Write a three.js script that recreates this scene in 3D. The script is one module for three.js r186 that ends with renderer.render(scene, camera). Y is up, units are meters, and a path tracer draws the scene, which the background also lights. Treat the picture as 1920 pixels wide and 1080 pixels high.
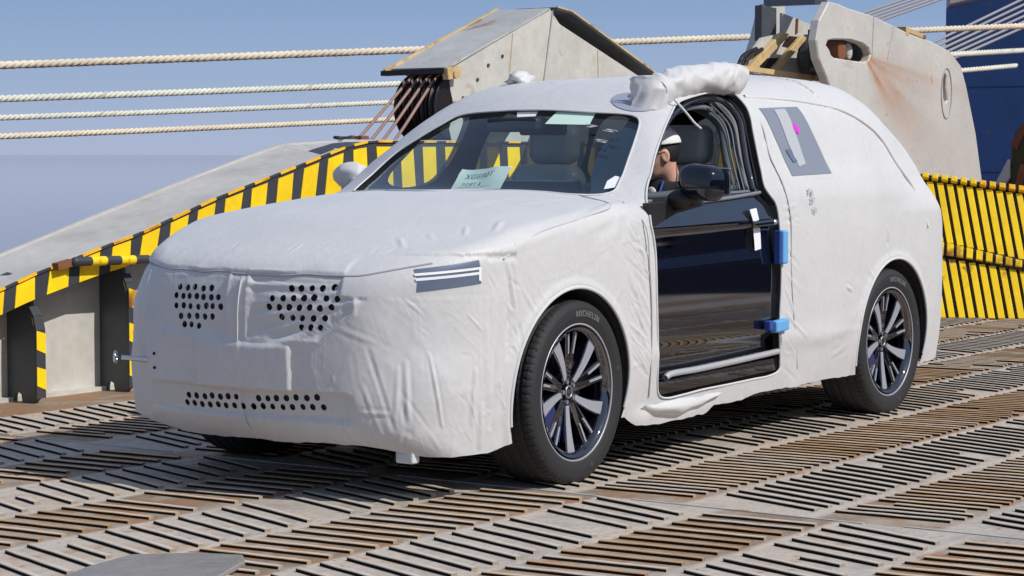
import * as THREE from 'three';
import { mergeGeometries, mergeVertices } from 'three/addons/utils/BufferGeometryUtils.js';
import { RoundedBoxGeometry } from 'three/addons/geometries/RoundedBoxGeometry.js';
import { MarchingCubes } from 'three/addons/objects/MarchingCubes.js';
import { TextGeometry } from 'three/addons/geometries/TextGeometry.js';
import { FontLoader } from 'three/addons/loaders/FontLoader.js';

// ---------------------------------------------------------------- camera, sky, sun, exposure
const scene = new THREE.Scene();
const camera = new THREE.PerspectiveCamera(14.7612, 16 / 9, 0.3, 6000);
camera.position.set(9.4804, 1.4153, -6.092);
{
  const pitch = Math.atan(253.77 / 4168.8), th = 0.603589;
  const d = new THREE.Vector3(-Math.cos(th) * Math.cos(pitch), -Math.sin(pitch), Math.sin(th) * Math.cos(pitch));
  camera.lookAt(camera.position.clone().add(d));
}
const renderer = new THREE.WebGLRenderer({ antialias: true });
renderer.setSize(1024, 576);
renderer.toneMapping = THREE.LinearToneMapping;
renderer.toneMappingExposure = 0.97;
renderer.shadowMap.enabled = true;
renderer.shadowMap.type = THREE.PCFSoftShadowMap;

const sunDir = new THREE.Vector3(-0.085, Math.tan(43 * Math.PI / 180), -1).normalize();
const sun = new THREE.DirectionalLight(new THREE.Color(1.0, 0.962, 0.92), 3.8);
sun.position.copy(sunDir).multiplyScalar(40);
sun.castShadow = true;
sun.shadow.mapSize.set(4096, 4096);
Object.assign(sun.shadow.camera, { left: -16, right: 16, top: 10, bottom: -10, near: 1, far: 90 });
scene.add(sun, sun.target);
{ // clear hazy daylight sky over the sea
  const W = 1024, H = 512, data = new Float32Array(W * H * 4);
  const stops = [[-90, .42, .485, .66], [0, .42, .485, .66], [.6, .40, .48, .66], [1.9, .345, .453, .645], [4.2, .252, .381, .61], [9, .25, .38, .62], [16, .245, .355, .58], [35, .225, .305, .49], [90, .175, .235, .39]];
  const at = e => { let i = 1; while (i < stops.length - 1 && stops[i][0] < e) i++; const a = stops[i - 1], b = stops[i]; let t = Math.min(1, Math.max(0, (e - a[0]) / (b[0] - a[0]))); t = t * t * (3 - 2 * t) * .5 + t * .5; return [1, 2, 3].map(k => a[k] + (b[k] - a[k]) * t); };
  for (let j = 0; j < H; j++) {
    const el = ((j + .5) / H - .5) * 180;
    const c = at(el);
    for (let i = 0; i < W; i++) {
      const az = ((i + .5) / W - .5) * 2 * Math.PI; // direction: x = cos, z = sin
      const e = el * Math.PI / 180;
      const dx = Math.cos(az) * Math.cos(e), dz = Math.sin(az) * Math.cos(e), dy = Math.sin(e);
      const g = Math.max(0, dx * sunDir.x + dy * sunDir.y + dz * sunDir.z);
      const glow = .35 * Math.pow(g, 8) + .9 * Math.pow(g, 60);
      const k = (j * W + i) * 4;
      data[k] = c[0] + glow * .9; data[k + 1] = c[1] + glow * .85; data[k + 2] = c[2] + glow * .75; data[k + 3] = 1;
    }
  }
  const tex = new THREE.DataTexture(data, W, H, THREE.RGBAFormat, THREE.FloatType);
  tex.mapping = THREE.EquirectangularReflectionMapping; tex.magFilter = tex.minFilter = THREE.LinearFilter; tex.needsUpdate = true;
  scene.background = tex; scene.environment = tex;
}

// ---------------------------------------------------------------- helpers
let seedState = 12345;
function rnd() { seedState = (seedState * 1664525 + 1013904223) >>> 0; return seedState / 4294967296; }
function reseed(n) { seedState = n >>> 0; }
const rr = (a, b) => a + (b - a) * rnd();
const clamp = (v, a, b) => Math.min(b, Math.max(a, v));
const sstep = (a, b, v) => { const t = clamp((v - a) / (b - a), 0, 1); return t * t * (3 - 2 * t); };
const mix = (a, b, t) => a + (b - a) * t;
const V = (x, y, z) => new THREE.Vector3(x, y, z);
const usedNames = new Map();
function numbered(name) { const n = usedNames.get(name) || 0; usedNames.set(name, n + 1); return n ? `${name}_${String(n).padStart(3, '0')}` : name; }
function shade(o) { o.traverse(c => { if (c.isMesh) { c.castShadow = true; c.receiveShadow = true; } }); return o; }
function tag(o, label, category, group, kind) { if (label) o.userData.label = label; if (category) o.userData.category = category; if (group) o.userData.group = group; if (kind) o.userData.kind = kind; return o; }
function thing(name, label, category, pos = [0, 0, 0], group) { const o = new THREE.Group(); o.name = numbered(name); o.position.set(...pos); scene.add(o); return tag(o, label, category, group); }
function part(name, geo, material, parent, label) {
  if (Array.isArray(geo)) geo = merge(geo);
  const m = new THREE.Mesh(geo, material); m.name = name; m.castShadow = m.receiveShadow = true; parent.add(m); if (label) m.userData.label = label; return m;
}
function merge(list) { list = list.map(g => { g = g.index ? g.toNonIndexed() : g; for (const k of Object.keys(g.attributes)) if (!['position', 'normal', 'uv'].includes(k)) g.deleteAttribute(k); if (!g.attributes.uv) g.setAttribute('uv', new THREE.BufferAttribute(new Float32Array(g.attributes.position.count * 2), 2)); if (!g.attributes.normal) g.computeVertexNormals(); return g; }); return list.length === 1 ? list[0] : mergeGeometries(list, false); }
// value noise 3D + fbm, seeded by hash
function h3(i, j, k) { let n = (i * 374761393 + j * 668265263 + k * 2147483647) | 0; n = Math.imul(n ^ (n >>> 13), 1274126177); n ^= n >>> 16; return (n >>> 0) / 4294967295; }
function noise3(x, y, z) {
  const i = Math.floor(x), j = Math.floor(y), k = Math.floor(z); let u = x - i, v = y - j, w = z - k;
  u = u * u * (3 - 2 * u); v = v * v * (3 - 2 * v); w = w * w * (3 - 2 * w);
  const l = (a, b, t) => a + (b - a) * t;
  return l(l(l(h3(i, j, k), h3(i + 1, j, k), u), l(h3(i, j + 1, k), h3(i + 1, j + 1, k), u), v), l(l(h3(i, j, k + 1), h3(i + 1, j, k + 1), u), l(h3(i, j + 1, k + 1), h3(i + 1, j + 1, k + 1), u), v), w) * 2 - 1;
}
function fbm(x, y, z, o = 4) { let s = 0, a = .5, t = 0; for (let q = 0; q < o; q++) { s += a * noise3(x, y, z); t += a; a *= .5; x = x * 2.03 + 17.1; y = y * 2.03 + 5.7; z = z * 2.03 + 9.3; } return s / t; }
// computed textures: fn(u, v) with u, v in 0..1 returns [r, g, b] sRGB 0..255 or a scalar 0..1
function tex(W, H, fn, { srgb = true, wrap = true, rep } = {}) {
  const d = new Uint8Array(W * H * 4);
  for (let j = 0; j < H; j++) for (let i = 0; i < W; i++) { const c = fn((i + .5) / W, (j + .5) / H); const k = (j * W + i) * 4; if (typeof c === 'number') { d[k] = d[k + 1] = d[k + 2] = clamp(c, 0, 1) * 255; } else { d[k] = clamp(c[0], 0, 255); d[k + 1] = clamp(c[1], 0, 255); d[k + 2] = clamp(c[2], 0, 255); } d[k + 3] = 255; }
  const t = new THREE.DataTexture(d, W, H, THREE.RGBAFormat); t.magFilter = THREE.LinearFilter; t.minFilter = THREE.LinearMipmapLinearFilter; t.generateMipmaps = true;
  if (srgb) t.colorSpace = THREE.SRGBColorSpace; if (wrap) t.wrapS = t.wrapT = THREE.RepeatWrapping; if (rep) t.repeat.set(...rep); t.needsUpdate = true; return t;
}
// tiling noise in uv
function tnoise(u, v, f, s = 0) { const x = u * f, y = v * f, i = Math.floor(x), j = Math.floor(y); let a = x - i, b = y - j; a = a * a * (3 - 2 * a); b = b * b * (3 - 2 * b); const H = (p, q) => h3(((p % f) + f) % f, ((q % f) + f) % f, s); return mix(mix(H(i, j), H(i + 1, j), a), mix(H(i, j + 1), H(i + 1, j + 1), a), b); }
function tfbm(u, v, f, o = 4, s = 0) { let r = 0, a = .5, t = 0; for (let q = 0; q < o; q++) { r += a * tnoise(u, v, f, s + q); t += a; a *= .5; f *= 2; } return r / t; }
// sets uv in metres by the dominant axis of each triangle (non-indexed)
function boxUV(g) {
  if (g.index) g = g.toNonIndexed();
  const p = g.attributes.position, n = p.count, uv = new Float32Array(n * 2), A = V(), B = V(), C = V();
  for (let i = 0; i < n; i += 3) {
    A.fromBufferAttribute(p, i); B.fromBufferAttribute(p, i + 1).sub(A); C.fromBufferAttribute(p, i + 2).sub(A); B.cross(C);
    const ax = Math.abs(B.x), ay = Math.abs(B.y), az = Math.abs(B.z);
    for (let k = i; k < i + 3; k++) { const x = p.getX(k), y = p.getY(k), z = p.getZ(k); if (ay >= ax && ay >= az) { uv[2 * k] = x; uv[2 * k + 1] = z; } else if (az >= ax) { uv[2 * k] = x; uv[2 * k + 1] = y; } else { uv[2 * k] = z; uv[2 * k + 1] = y; } }
  }
  g.setAttribute('uv', new THREE.BufferAttribute(uv, 2)); return g;
}
const box = (w, h, d, x = 0, y = 0, z = 0, r = 0) => { const g = r ? new RoundedBoxGeometry(w, h, d, 2, r) : new THREE.BoxGeometry(w, h, d); g.translate(x, y, z); return boxUV(g); };
function tube(pts, r, seg = 0, rad = 8, closed = false) { pts = pts.map(p => Array.isArray(p) ? V(...p) : p); const c = pts.length === 2 ? new THREE.LineCurve3(pts[0], pts[1]) : new THREE.CatmullRomCurve3(pts, closed, 'centripetal'); return new THREE.TubeGeometry(c, seg || (pts.length === 2 ? 1 : pts.length * 6), r, rad, closed); }
function rod(a, b, r, rad = 12, r2 = r) { a = Array.isArray(a) ? V(...a) : a; b = Array.isArray(b) ? V(...b) : b; const d = b.clone().sub(a), L = d.length(); const g = new THREE.CylinderGeometry(r2, r, L, rad); g.translate(0, L / 2, 0); g.applyQuaternion(new THREE.Quaternion().setFromUnitVectors(V(0, 1, 0), d.normalize())); g.translate(a.x, a.y, a.z); return g; }
// bar of rectangular section from a to b; up gives the direction of its height h
function bar(a, b, w, h, up = V(0, 1, 0)) { a = Array.isArray(a) ? V(...a) : a; b = Array.isArray(b) ? V(...b) : b; const d = b.clone().sub(a), L = d.length(); d.normalize(); const s = d.clone().cross(up).normalize(), u = s.clone().cross(d).normalize(); const g = new THREE.BoxGeometry(L, h, w); g.applyMatrix4(new THREE.Matrix4().makeBasis(d, u, s)); const m = a.clone().add(b).multiplyScalar(.5); g.translate(m.x, m.y, m.z); return boxUV(g); }
// plate: polygon of [a, b] pairs in a plane, extruded to thickness t. axis 'z': a = x, b = y, from z0 to z0 + t; axis 'x': a = z, b = y
function plate(poly, axis, c0, t, holes = [], bevel = 0) {
  const s = new THREE.Shape(poly.map(p => new THREE.Vector2(p[0], p[1])));
  for (const h of holes) s.holes.push(new THREE.Path(h.map(p => new THREE.Vector2(p[0], p[1]))));
  const g = new THREE.ExtrudeGeometry(s, { depth: t - 2 * bevel, bevelEnabled: bevel > 0, bevelSize: bevel, bevelThickness: bevel, bevelOffset: -bevel, bevelSegments: 1, steps: 1 });
  g.translate(0, 0, c0 + bevel);
  if (axis === 'x') { g.applyMatrix4(new THREE.Matrix4().makeBasis(V(0, 0, 1), V(0, 1, 0), V(1, 0, 0))); const p = g.attributes.position, q = g.attributes.normal; for (let i = 0; i < p.count; i += 3) for (const at of [p, q]) { const x = at.getX(i + 1), y = at.getY(i + 1), z = at.getZ(i + 1); at.setXYZ(i + 1, at.getX(i + 2), at.getY(i + 2), at.getZ(i + 2)); at.setXYZ(i + 2, x, y, z); } }
  return boxUV(g);
}
function srgb(r, g, b) { return new THREE.Color().setRGB(r / 255, g / 255, b / 255, THREE.SRGBColorSpace); }
const lin = (r, g, b) => new THREE.Color().setRGB(r, g, b);

// ---------------------------------------------------------------- the vehicle's body as a field
// The vehicle's frame is the world's: x forward, y up, z to its right, origin on the deck between the axles.
const AX = 1.56, AXR = -1.56, WR = 0.395;
function smoothLoop(pts, n) { return new THREE.CatmullRomCurve3(pts.map(p => V(p[0], p[1], 0)), true, 'centripetal').getPoints(n).map(p => [p.x, p.y]); }
function sdf2(poly, x0, x1, y0, y1, h) {
  const nx = Math.ceil((x1 - x0) / h) + 1, ny = Math.ceil((y1 - y0) / h) + 1, d = new Float32Array(nx * ny), N = poly.length;
  for (let j = 0; j < ny; j++) for (let i = 0; i < nx; i++) {
    const x = x0 + i * h, y = y0 + j * h; let m = 1e9, ins = false;
    for (let a = 0, b = N - 1; a < N; b = a++) {
      const ax = poly[a][0], ay = poly[a][1], bx = poly[b][0], by = poly[b][1];
      const ex = bx - ax, ey = by - ay, wx = x - ax, wy = y - ay, l = ex * ex + ey * ey; const t = l ? clamp((wx * ex + wy * ey) / l, 0, 1) : 0; const qx = wx - t * ex, qy = wy - t * ey; const q = qx * qx + qy * qy; if (q < m) m = q;
      if ((ay > y) !== (by > y) && x < (bx - ax) * (y - ay) / (by - ay) + ax) ins = !ins;
    }
    d[j * nx + i] = (ins ? -1 : 1) * Math.sqrt(m);
  }
  return (x, y) => { let u = clamp((x - x0) / h, 0, nx - 1.001), v = clamp((y - y0) / h, 0, ny - 1.001); const i = u | 0, j = v | 0; u -= i; v -= j; const k = j * nx + i; return (d[k] * (1 - u) + d[k + 1] * u) * (1 - v) + (d[k + nx] * (1 - u) + d[k + nx + 1] * u) * v; };
}
const sideSD = sdf2(smoothLoop([
  [2.34, .10], [2.47, .19], [2.575, .285], [2.63, .40], [2.645, .50], [2.65, .70], [2.64, .84], [2.60, .925], [2.52, .99], [2.36, 1.06], [2.05, 1.145], [1.7, 1.205], [1.4, 1.235], [1.17, 1.25],
  [1.0, 1.325], [.78, 1.475], [.58, 1.61], [.38, 1.705], [.1, 1.77], [-.3, 1.80], [-.8, 1.83], [-1.3, 1.84], [-1.75, 1.805], [-1.95, 1.75], [-2.10, 1.665], [-2.26, 1.545],
  [-2.39, 1.38], [-2.49, 1.23], [-2.59, 1.10], [-2.61, .95], [-2.60, .75], [-2.58, .5], [-2.52, .3], [-2.45, .1], [-2.2, .05], [-1.5, .05], [0, .05], [1.5, .05], [2.15, .05]], 900), -2.9, 2.9, -.1, 2, .01);
const planSD = sdf2(smoothLoop([[2.66, 0], [2.65, .35], [2.60, .56], [2.50, .70], [2.36, .83], [2.15, .935], [1.85, .985], [1.4, .995], [0, .995], [-1.5, .995], [-1.9, .985], [-2.15, .965], [-2.36, .91], [-2.5, .81], [-2.6, .63], [-2.64, .3],
  [-2.65, 0], [-2.64, -.3], [-2.6, -.63], [-2.5, -.81], [-2.36, -.91], [-2.15, -.965], [-2, -.98], [0, -.995], [1.85, -.985], [2.15, -.935], [2.36, -.83], [2.50, -.70], [2.60, -.56], [2.65, -.35]], 800), -2.9, 2.9, -.3, 1.3, .01);
const secSD = sdf2(smoothLoop([[0, .03], [.80, .04], [.89, .09], [.925, .2], [.952, .32], [.985, .48], [.998, .65], [1.0, .85], [.99, 1.02], [.974, 1.13], [.960, 1.205], [.925, 1.285], [.882, 1.375], [.848, 1.46], [.785, 1.6], [.70, 1.73], [.6, 1.86], [.3, 1.95], [0, 1.95], [-.3, 1.5], [-.3, .5]], 1000), -.2, 1.3, -.1, 2, .006);
function smax(a, b, k) { const h = Math.max(k - Math.abs(a - b), 0) / k; return Math.max(a, b) + h * h * k * .25; }
function bodyF(x, y, z) {
  const az = Math.abs(z) + .075 * sstep(-1.62, -2.12, x) * sstep(1.08, 1.30, y) + (z > 0 ? .04 * sstep(-.1, .4, x) * sstep(1.3, 1.5, y) * sstep(0, .4, z) + .11 * sstep(1.75, 2.2, x) * sstep(.72, 1.02, y) * sstep(.3, .6, z) : 0), z2 = z * z; // the tail is drawn in above its shoulder
  const xf = x > 0 ? x + .15 * z2 * sstep(.4, 2.0, x) : x - .20 * z2 * sstep(-.8, -2.1, x);
  const a = sideSD(xf + .24 * z2 * sstep(.0, .5, x) * sstep(2.0, 1.3, x), y + (.055 + .03 * sstep(1.3, .6, x)) * z2 * sstep(.5, 1.0, y));
  const d = smax(secSD(az, y), planSD(x, az), .10);
  return smax(a, d, .075 + (x < -1.2 ? .085 : .125) * sstep(1.3, 1.7, y));
}
function bodyG(x, y, z, e = .012) { const g = V(bodyF(x + e, y, z) - bodyF(x - e, y, z), bodyF(x, y + e, z) - bodyF(x, y - e, z), bodyF(x, y, z + e) - bodyF(x, y, z - e)); return g.multiplyScalar(1 / (2 * e)); }
function bodyN(x, y, z) { return bodyG(x, y, z).normalize(); }
// side of the body: z of the surface offset outwards by off, at (x, y); s = -1 the left side, 1 the right
function zSide(x, y, off = 0, s = -1) { let a = 0, b = 1.3; for (let i = 0; i < 26; i++) { const m = (a + b) / 2; if (bodyF(x, y, s * m) < off) a = m; else b = m; } return s * (a + b) / 2; }
function xFront(y, z, off = 0, s = 1) { let a = 0, b = 3; for (let i = 0; i < 26; i++) { const m = (a + b) / 2; if (bodyF(s * m, y, z) < off) a = m; else b = m; } return s * (a + b) / 2; }
function yTop(x, z, off = 0) { let a = .5, b = 2.2; for (let i = 0; i < 26; i++) { const m = (a + b) / 2; if (bodyF(x, m, z) < off) a = m; else b = m; } return (a + b) / 2; }

// naive surface nets of field f on a grid; vertices are pulled onto the surface
function surfaceNets(f, lo, hi, h) {
  const nx = Math.ceil((hi[0] - lo[0]) / h) + 1, ny = Math.ceil((hi[1] - lo[1]) / h) + 1, nz = Math.ceil((hi[2] - lo[2]) / h) + 1;
  const val = new Float32Array(nx * ny * nz); const id = new Int32Array(nx * ny * nz).fill(-1);
  const I = (i, j, k) => (k * ny + j) * nx + i;
  for (let k = 0; k < nz; k++) for (let j = 0; j < ny; j++) for (let i = 0; i < nx;) {
    const v = f(lo[0] + i * h, lo[1] + j * h, lo[2] + k * h); const p = I(i, j, k); val[p] = v; i++;
    let skip = Math.min(nx - i, Math.floor(Math.abs(v) * .5 / h) - 2); while (skip-- > 0) { val[I(i, j, k)] = v; i++; }
  }
  const pos = [], nor = [], idx = [];
  const E = [[0, 1], [2, 3], [4, 5], [6, 7], [0, 2], [1, 3], [4, 6], [5, 7], [0, 4], [1, 5], [2, 6], [3, 7]], c = new Float64Array(8);
  for (let k = 0; k < nz - 1; k++) for (let j = 0; j < ny - 1; j++) for (let i = 0; i < nx - 1; i++) {
    let s = 0; for (let q = 0; q < 8; q++) { c[q] = val[I(i + (q & 1), j + ((q >> 1) & 1), k + (q >> 2))]; if (c[q] < 0) s++; }
    if (s === 0 || s === 8) continue;
    let x = 0, y = 0, z = 0, n = 0;
    for (const [a, b] of E) if ((c[a] < 0) !== (c[b] < 0)) { const t = c[a] / (c[a] - c[b]); x += (a & 1) + t * ((b & 1) - (a & 1)); y += ((a >> 1) & 1) + t * (((b >> 1) & 1) - ((a >> 1) & 1)); z += (a >> 2) + t * ((b >> 2) - (a >> 2)); n++; }
    x = lo[0] + (i + x / n) * h; y = lo[1] + (j + y / n) * h; z = lo[2] + (k + z / n) * h;
    const e = h * .8; let gx, gy, gz;
    for (let it = 0; it < 2; it++) { const v = f(x, y, z); gx = (f(x + e, y, z) - f(x - e, y, z)) / (2 * e); gy = (f(x, y + e, z) - f(x, y - e, z)) / (2 * e); gz = (f(x, y, z + e) - f(x, y, z - e)) / (2 * e); const l = gx * gx + gy * gy + gz * gz || 1; const t = clamp(v / l, -h, h); x -= gx * t; y -= gy * t; z -= gz * t; }
    const l = Math.hypot(gx, gy, gz) || 1; id[I(i, j, k)] = pos.length / 3; pos.push(x, y, z); nor.push(gx / l, gy / l, gz / l);
  }
  const quad = (a, b, c2, d, flip) => { if (a < 0 || b < 0 || c2 < 0 || d < 0) return; flip ? idx.push(a, c2, b, a, d, c2) : idx.push(a, b, c2, a, c2, d); };
  for (let k = 1; k < nz - 1; k++) for (let j = 1; j < ny - 1; j++) for (let i = 1; i < nx - 1; i++) {
    const v = val[I(i, j, k)] < 0;
    if (v !== (val[I(i + 1, j, k)] < 0)) quad(id[I(i, j - 1, k - 1)], id[I(i, j, k - 1)], id[I(i, j, k)], id[I(i, j - 1, k)], !v);
    if (v !== (val[I(i, j + 1, k)] < 0)) quad(id[I(i - 1, j, k - 1)], id[I(i - 1, j, k)], id[I(i, j, k)], id[I(i, j, k - 1)], !v);
    if (v !== (val[I(i, j, k + 1)] < 0)) quad(id[I(i - 1, j - 1, k)], id[I(i, j - 1, k)], id[I(i, j, k)], id[I(i - 1, j, k)], !v);
  }
  return { pos, nor, idx };
}
// keeps the part of a mesh where g > 0; g(x, y, z) is about a distance, triangles near its zero are split to size fine first
function clipMesh(mesh, g, fine = 0) {
  const outP = [], outN = []; const { pos, nor, idx } = mesh;
  const push = v => { outP.push(v[0], v[1], v[2]); outN.push(v[3], v[4], v[5]); };
  const mid = (a, b, t) => { const r = []; for (let q = 0; q < 6; q++) r.push(a[q] + (b[q] - a[q]) * t); return r; };
  function tri(a, b, c, depth) {
    const ga = g(a[0], a[1], a[2]), gb = g(b[0], b[1], b[2]), gc = g(c[0], c[1], c[2]);
    const e = Math.max(Math.hypot(a[0] - b[0], a[1] - b[1], a[2] - b[2]), Math.hypot(c[0] - b[0], c[1] - b[1], c[2] - b[2]), Math.hypot(a[0] - c[0], a[1] - c[1], a[2] - c[2]));
    const m = Math.min(Math.abs(ga), Math.abs(gb), Math.abs(gc));
    if (fine && e > fine && depth < 4 && m < e * 1.2) { const ab = mid(a, b, .5), bc = mid(b, c, .5), ca = mid(c, a, .5); tri(a, ab, ca, depth + 1); tri(ab, b, bc, depth + 1); tri(ca, bc, c, depth + 1); tri(ab, bc, ca, depth + 1); return; }
    const n = (ga > 0) + (gb > 0) + (gc > 0);
    if (n === 3) { push(a); push(b); push(c); return; } if (n === 0) return;
    const P = [a, b, c], G = [ga, gb, gc], o = [];
    for (let q = 0; q < 3; q++) { const r = (q + 1) % 3; if (G[q] > 0) o.push(P[q]); if ((G[q] > 0) !== (G[r] > 0)) o.push(mid(P[q], P[r], G[q] / (G[q] - G[r]))); }
    for (let q = 2; q < o.length; q++) { push(o[0]); push(o[q - 1]); push(o[q]); }
  }
  const vert = i => [pos[3 * i], pos[3 * i + 1], pos[3 * i + 2], nor[3 * i], nor[3 * i + 1], nor[3 * i + 2]];
  for (let t = 0; t < idx.length; t += 3) tri(vert(idx[t]), vert(idx[t + 1]), vert(idx[t + 2]), 0);
  const geo = new THREE.BufferGeometry(); geo.setAttribute('position', new THREE.Float32BufferAttribute(outP, 3)); geo.setAttribute('normal', new THREE.Float32BufferAttribute(outN, 3)); return geo;
}
// signed distance to a closed polygon given in 2D (negative inside), smoothed corners by the caller
function polyDist(poly) { return (x, y) => { let m = 1e9, ins = false; for (let a = 0, b = poly.length - 1; a < poly.length; b = a++) { const ax = poly[a][0], ay = poly[a][1], bx = poly[b][0], by = poly[b][1], ex = bx - ax, ey = by - ay, wx = x - ax, wy = y - ay; const t = clamp((wx * ex + wy * ey) / (ex * ex + ey * ey || 1e-9), 0, 1); m = Math.min(m, (wx - t * ex) ** 2 + (wy - t * ey) ** 2); if ((ay > y) !== (by > y) && x < (bx - ax) * (y - ay) / (by - ay) + ax) ins = !ins; } return (ins ? -1 : 1) * Math.sqrt(m); }; }

// ---------------------------------------------------------------- materials
const ridge = (n, w) => { const r = 1 - Math.min(1, Math.abs(n - .5) * w); return r * r; };
function anoise(u, v, fx, fy, s) { const x = u * fx, y = v * fy, i = Math.floor(x), j = Math.floor(y); let a = x - i, b = y - j; a = a * a * (3 - 2 * a); b = b * b * (3 - 2 * b); const H = (p, q) => h3(((p % fx) + fx) % fx, ((q % fy) + fy) % fy, s); return mix(mix(H(i, j), H(i + 1, j), a), mix(H(i, j + 1), H(i + 1, j + 1), a), b); }
const clothBump = tex(1024, 1024, (u, v) => { // nonwoven fabric: soft waves, long thin pulled creases in patches, fine fibre
  const w = .035 * (tfbm(u, v, 5, 3, 61) - .5), m1 = sstep(.50, .66, tfbm(u, v, 4, 3, 71)), m2 = sstep(.50, .66, tfbm(u, v, 4, 3, 83));
  const p = u + v, q = v - u; // both directions tile
  return .35 + .30 * (tfbm(u, v, 7, 3, 3) - .5) + .16 * m1 * ridge(anoise(p + w, q, 4, 22, 11), 7) + .16 * m2 * ridge(anoise(u * 1 + w, v, 19, 4, 13), 7) + .08 * (1 - m1) * ridge(anoise(p, q + w, 26, 5, 17), 8) + .05 * (anoise(p, q, 9, 48, 19) - .5) + .03 * (tnoise(u, v, 256, 5) - .5);
}, { srgb: false, rep: [1.25, 1.25] });
const clothMap = tex(256, 256, (u, v) => { const k = 238 + 10 * (tfbm(u, v, 5, 4, 21) - .5) + 6 * (tnoise(u, v, 90, 2) - .5); return [k, k, k - 1]; }, { rep: [.8, .8] });
const M = {};
M.cloth = new THREE.MeshPhysicalMaterial({ color: lin(.775, .77, .762), map: clothMap, roughness: .52, transmission: .14, thickness: 0, bumpMap: clothBump, bumpScale: .0034, side: THREE.DoubleSide });
M.hem = new THREE.MeshStandardMaterial({ color: lin(.60, .60, .595), roughness: .7, bumpMap: clothBump, bumpScale: .002 });
M.thread = new THREE.MeshStandardMaterial({ color: lin(.34, .34, .37), roughness: .9 });
M.black = new THREE.MeshPhysicalMaterial({ color: lin(.004, .005, .010), roughness: .04, ior: 2.33 });
M.blackPlastic = new THREE.MeshStandardMaterial({ color: lin(.012, .012, .013), roughness: .55 });
M.matteBlack = new THREE.MeshStandardMaterial({ color: lin(.008, .008, .009), roughness: .9 });
M.liner = new THREE.MeshStandardMaterial({ color: lin(.05, .05, .048), roughness: .95, bumpMap: clothBump, bumpScale: .004 });
M.chrome = new THREE.MeshStandardMaterial({ color: lin(.62, .63, .65), metalness: 1, roughness: .16 });
M.satin = new THREE.MeshStandardMaterial({ color: lin(.50, .51, .53), metalness: .85, roughness: .38 });
M.grey = new THREE.MeshStandardMaterial({ color: lin(.14, .15, .16), roughness: .6 });
M.interior = new THREE.MeshStandardMaterial({ color: lin(.07, .085, .095), roughness: .75 });
M.seat = new THREE.MeshPhysicalMaterial({ color: lin(.55, .58, .57), roughness: .55, clearcoat: .6, clearcoatRoughness: .25, bumpMap: clothBump, bumpScale: .002 });
M.plastic = new THREE.MeshPhysicalMaterial({ color: lin(.8, .86, .88), roughness: .12, transmission: .82, thickness: 0, bumpMap: clothBump, bumpScale: .01 });
M.glass = new THREE.MeshPhysicalMaterial({ color: lin(.78, .94, .95), roughness: .02, transmission: 1, thickness: 0, ior: 1.75 });
M.glassDark = new THREE.MeshPhysicalMaterial({ color: lin(.25, .32, .33), roughness: .03, transmission: .9, thickness: 0, ior: 1.5 });
M.rubber = new THREE.MeshStandardMaterial({ color: lin(.017, .017, .018), roughness: .72, bumpMap: tex(256, 256, (u, v) => tfbm(u, v, 24, 3, 9), { srgb: false, rep: [8, 8] }), bumpScale: .0008 });
M.letter = new THREE.MeshStandardMaterial({ color: lin(.13, .13, .13), roughness: .8 });
M.blue = new THREE.MeshStandardMaterial({ color: lin(.12, .36, .66), roughness: .75 });
M.blueDark = new THREE.MeshStandardMaterial({ color: lin(.015, .06, .30), roughness: .7 });
M.tape = new THREE.MeshStandardMaterial({ color: lin(.78, .79, .8), roughness: .55 });
M.film = new THREE.MeshPhysicalMaterial({ color: lin(.115, .15, .215), roughness: .28, clearcoat: .8, clearcoatRoughness: .12 });
M.film2 = new THREE.MeshPhysicalMaterial({ color: lin(.22, .24, .275), roughness: .3, clearcoat: .6, clearcoatRoughness: .12 });
M.white = new THREE.MeshStandardMaterial({ color: lin(.8, .8, .79), roughness: .6 });
M.magenta = new THREE.MeshStandardMaterial({ color: lin(.72, .02, .55), roughness: .6 });
M.paperGreen = new THREE.MeshStandardMaterial({ color: lin(.55, .72, .62), roughness: .8 });
M.skin = new THREE.MeshPhysicalMaterial({ color: lin(.66, .37, .26), roughness: .5, sheen: .3, sheenColor: lin(.5, .25, .2) });
M.hair = new THREE.MeshStandardMaterial({ color: lin(.012, .010, .009), roughness: .7 });
M.jacket = new THREE.MeshStandardMaterial({ color: lin(.012, .014, .02), roughness: .85, bumpMap: clothBump, bumpScale: .004 });

// painted steel: weathered grey with rust freckles and runs
function steelTex(base, seed, rust) {
  return tex(512, 512, (u, v) => {
    const n = tfbm(u, v, 4, 5, seed), m = tfbm(u, v, 16, 4, seed + 7), q = tfbm(u, v, 3, 4, seed + 13);
    const st = tnoise(u, v, 32, seed + 3) * .5 + tfbm(u, v, 64, 2, seed + 5) * .5;
    let k = 1 + .16 * (n - .5) + .08 * (m - .5) + .05 * (st - .5);
    const r = clamp((q - (1 - rust) * .5 - .30) * 6, 0, 1) * clamp((m - .5) * 7, 0, 1);
    return [mix(base[0] * k, 132, r), mix(base[1] * k, 82, r), mix(base[2] * k, 46, r)];
  }, { rep: [.7, .7] });
}
const steelBump = tex(512, 512, (u, v) => tfbm(u, v, 10, 5, 31), { srgb: false, rep: [1.2, 1.2] });
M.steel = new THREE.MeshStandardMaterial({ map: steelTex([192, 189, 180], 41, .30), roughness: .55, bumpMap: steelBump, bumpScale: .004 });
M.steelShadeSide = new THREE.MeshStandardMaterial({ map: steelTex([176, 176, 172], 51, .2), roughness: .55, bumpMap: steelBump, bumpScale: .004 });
M.steelBeige = new THREE.MeshStandardMaterial({ map: steelTex([196, 170, 122], 61, .5), roughness: .65, bumpMap: steelBump, bumpScale: .004 });
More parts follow.
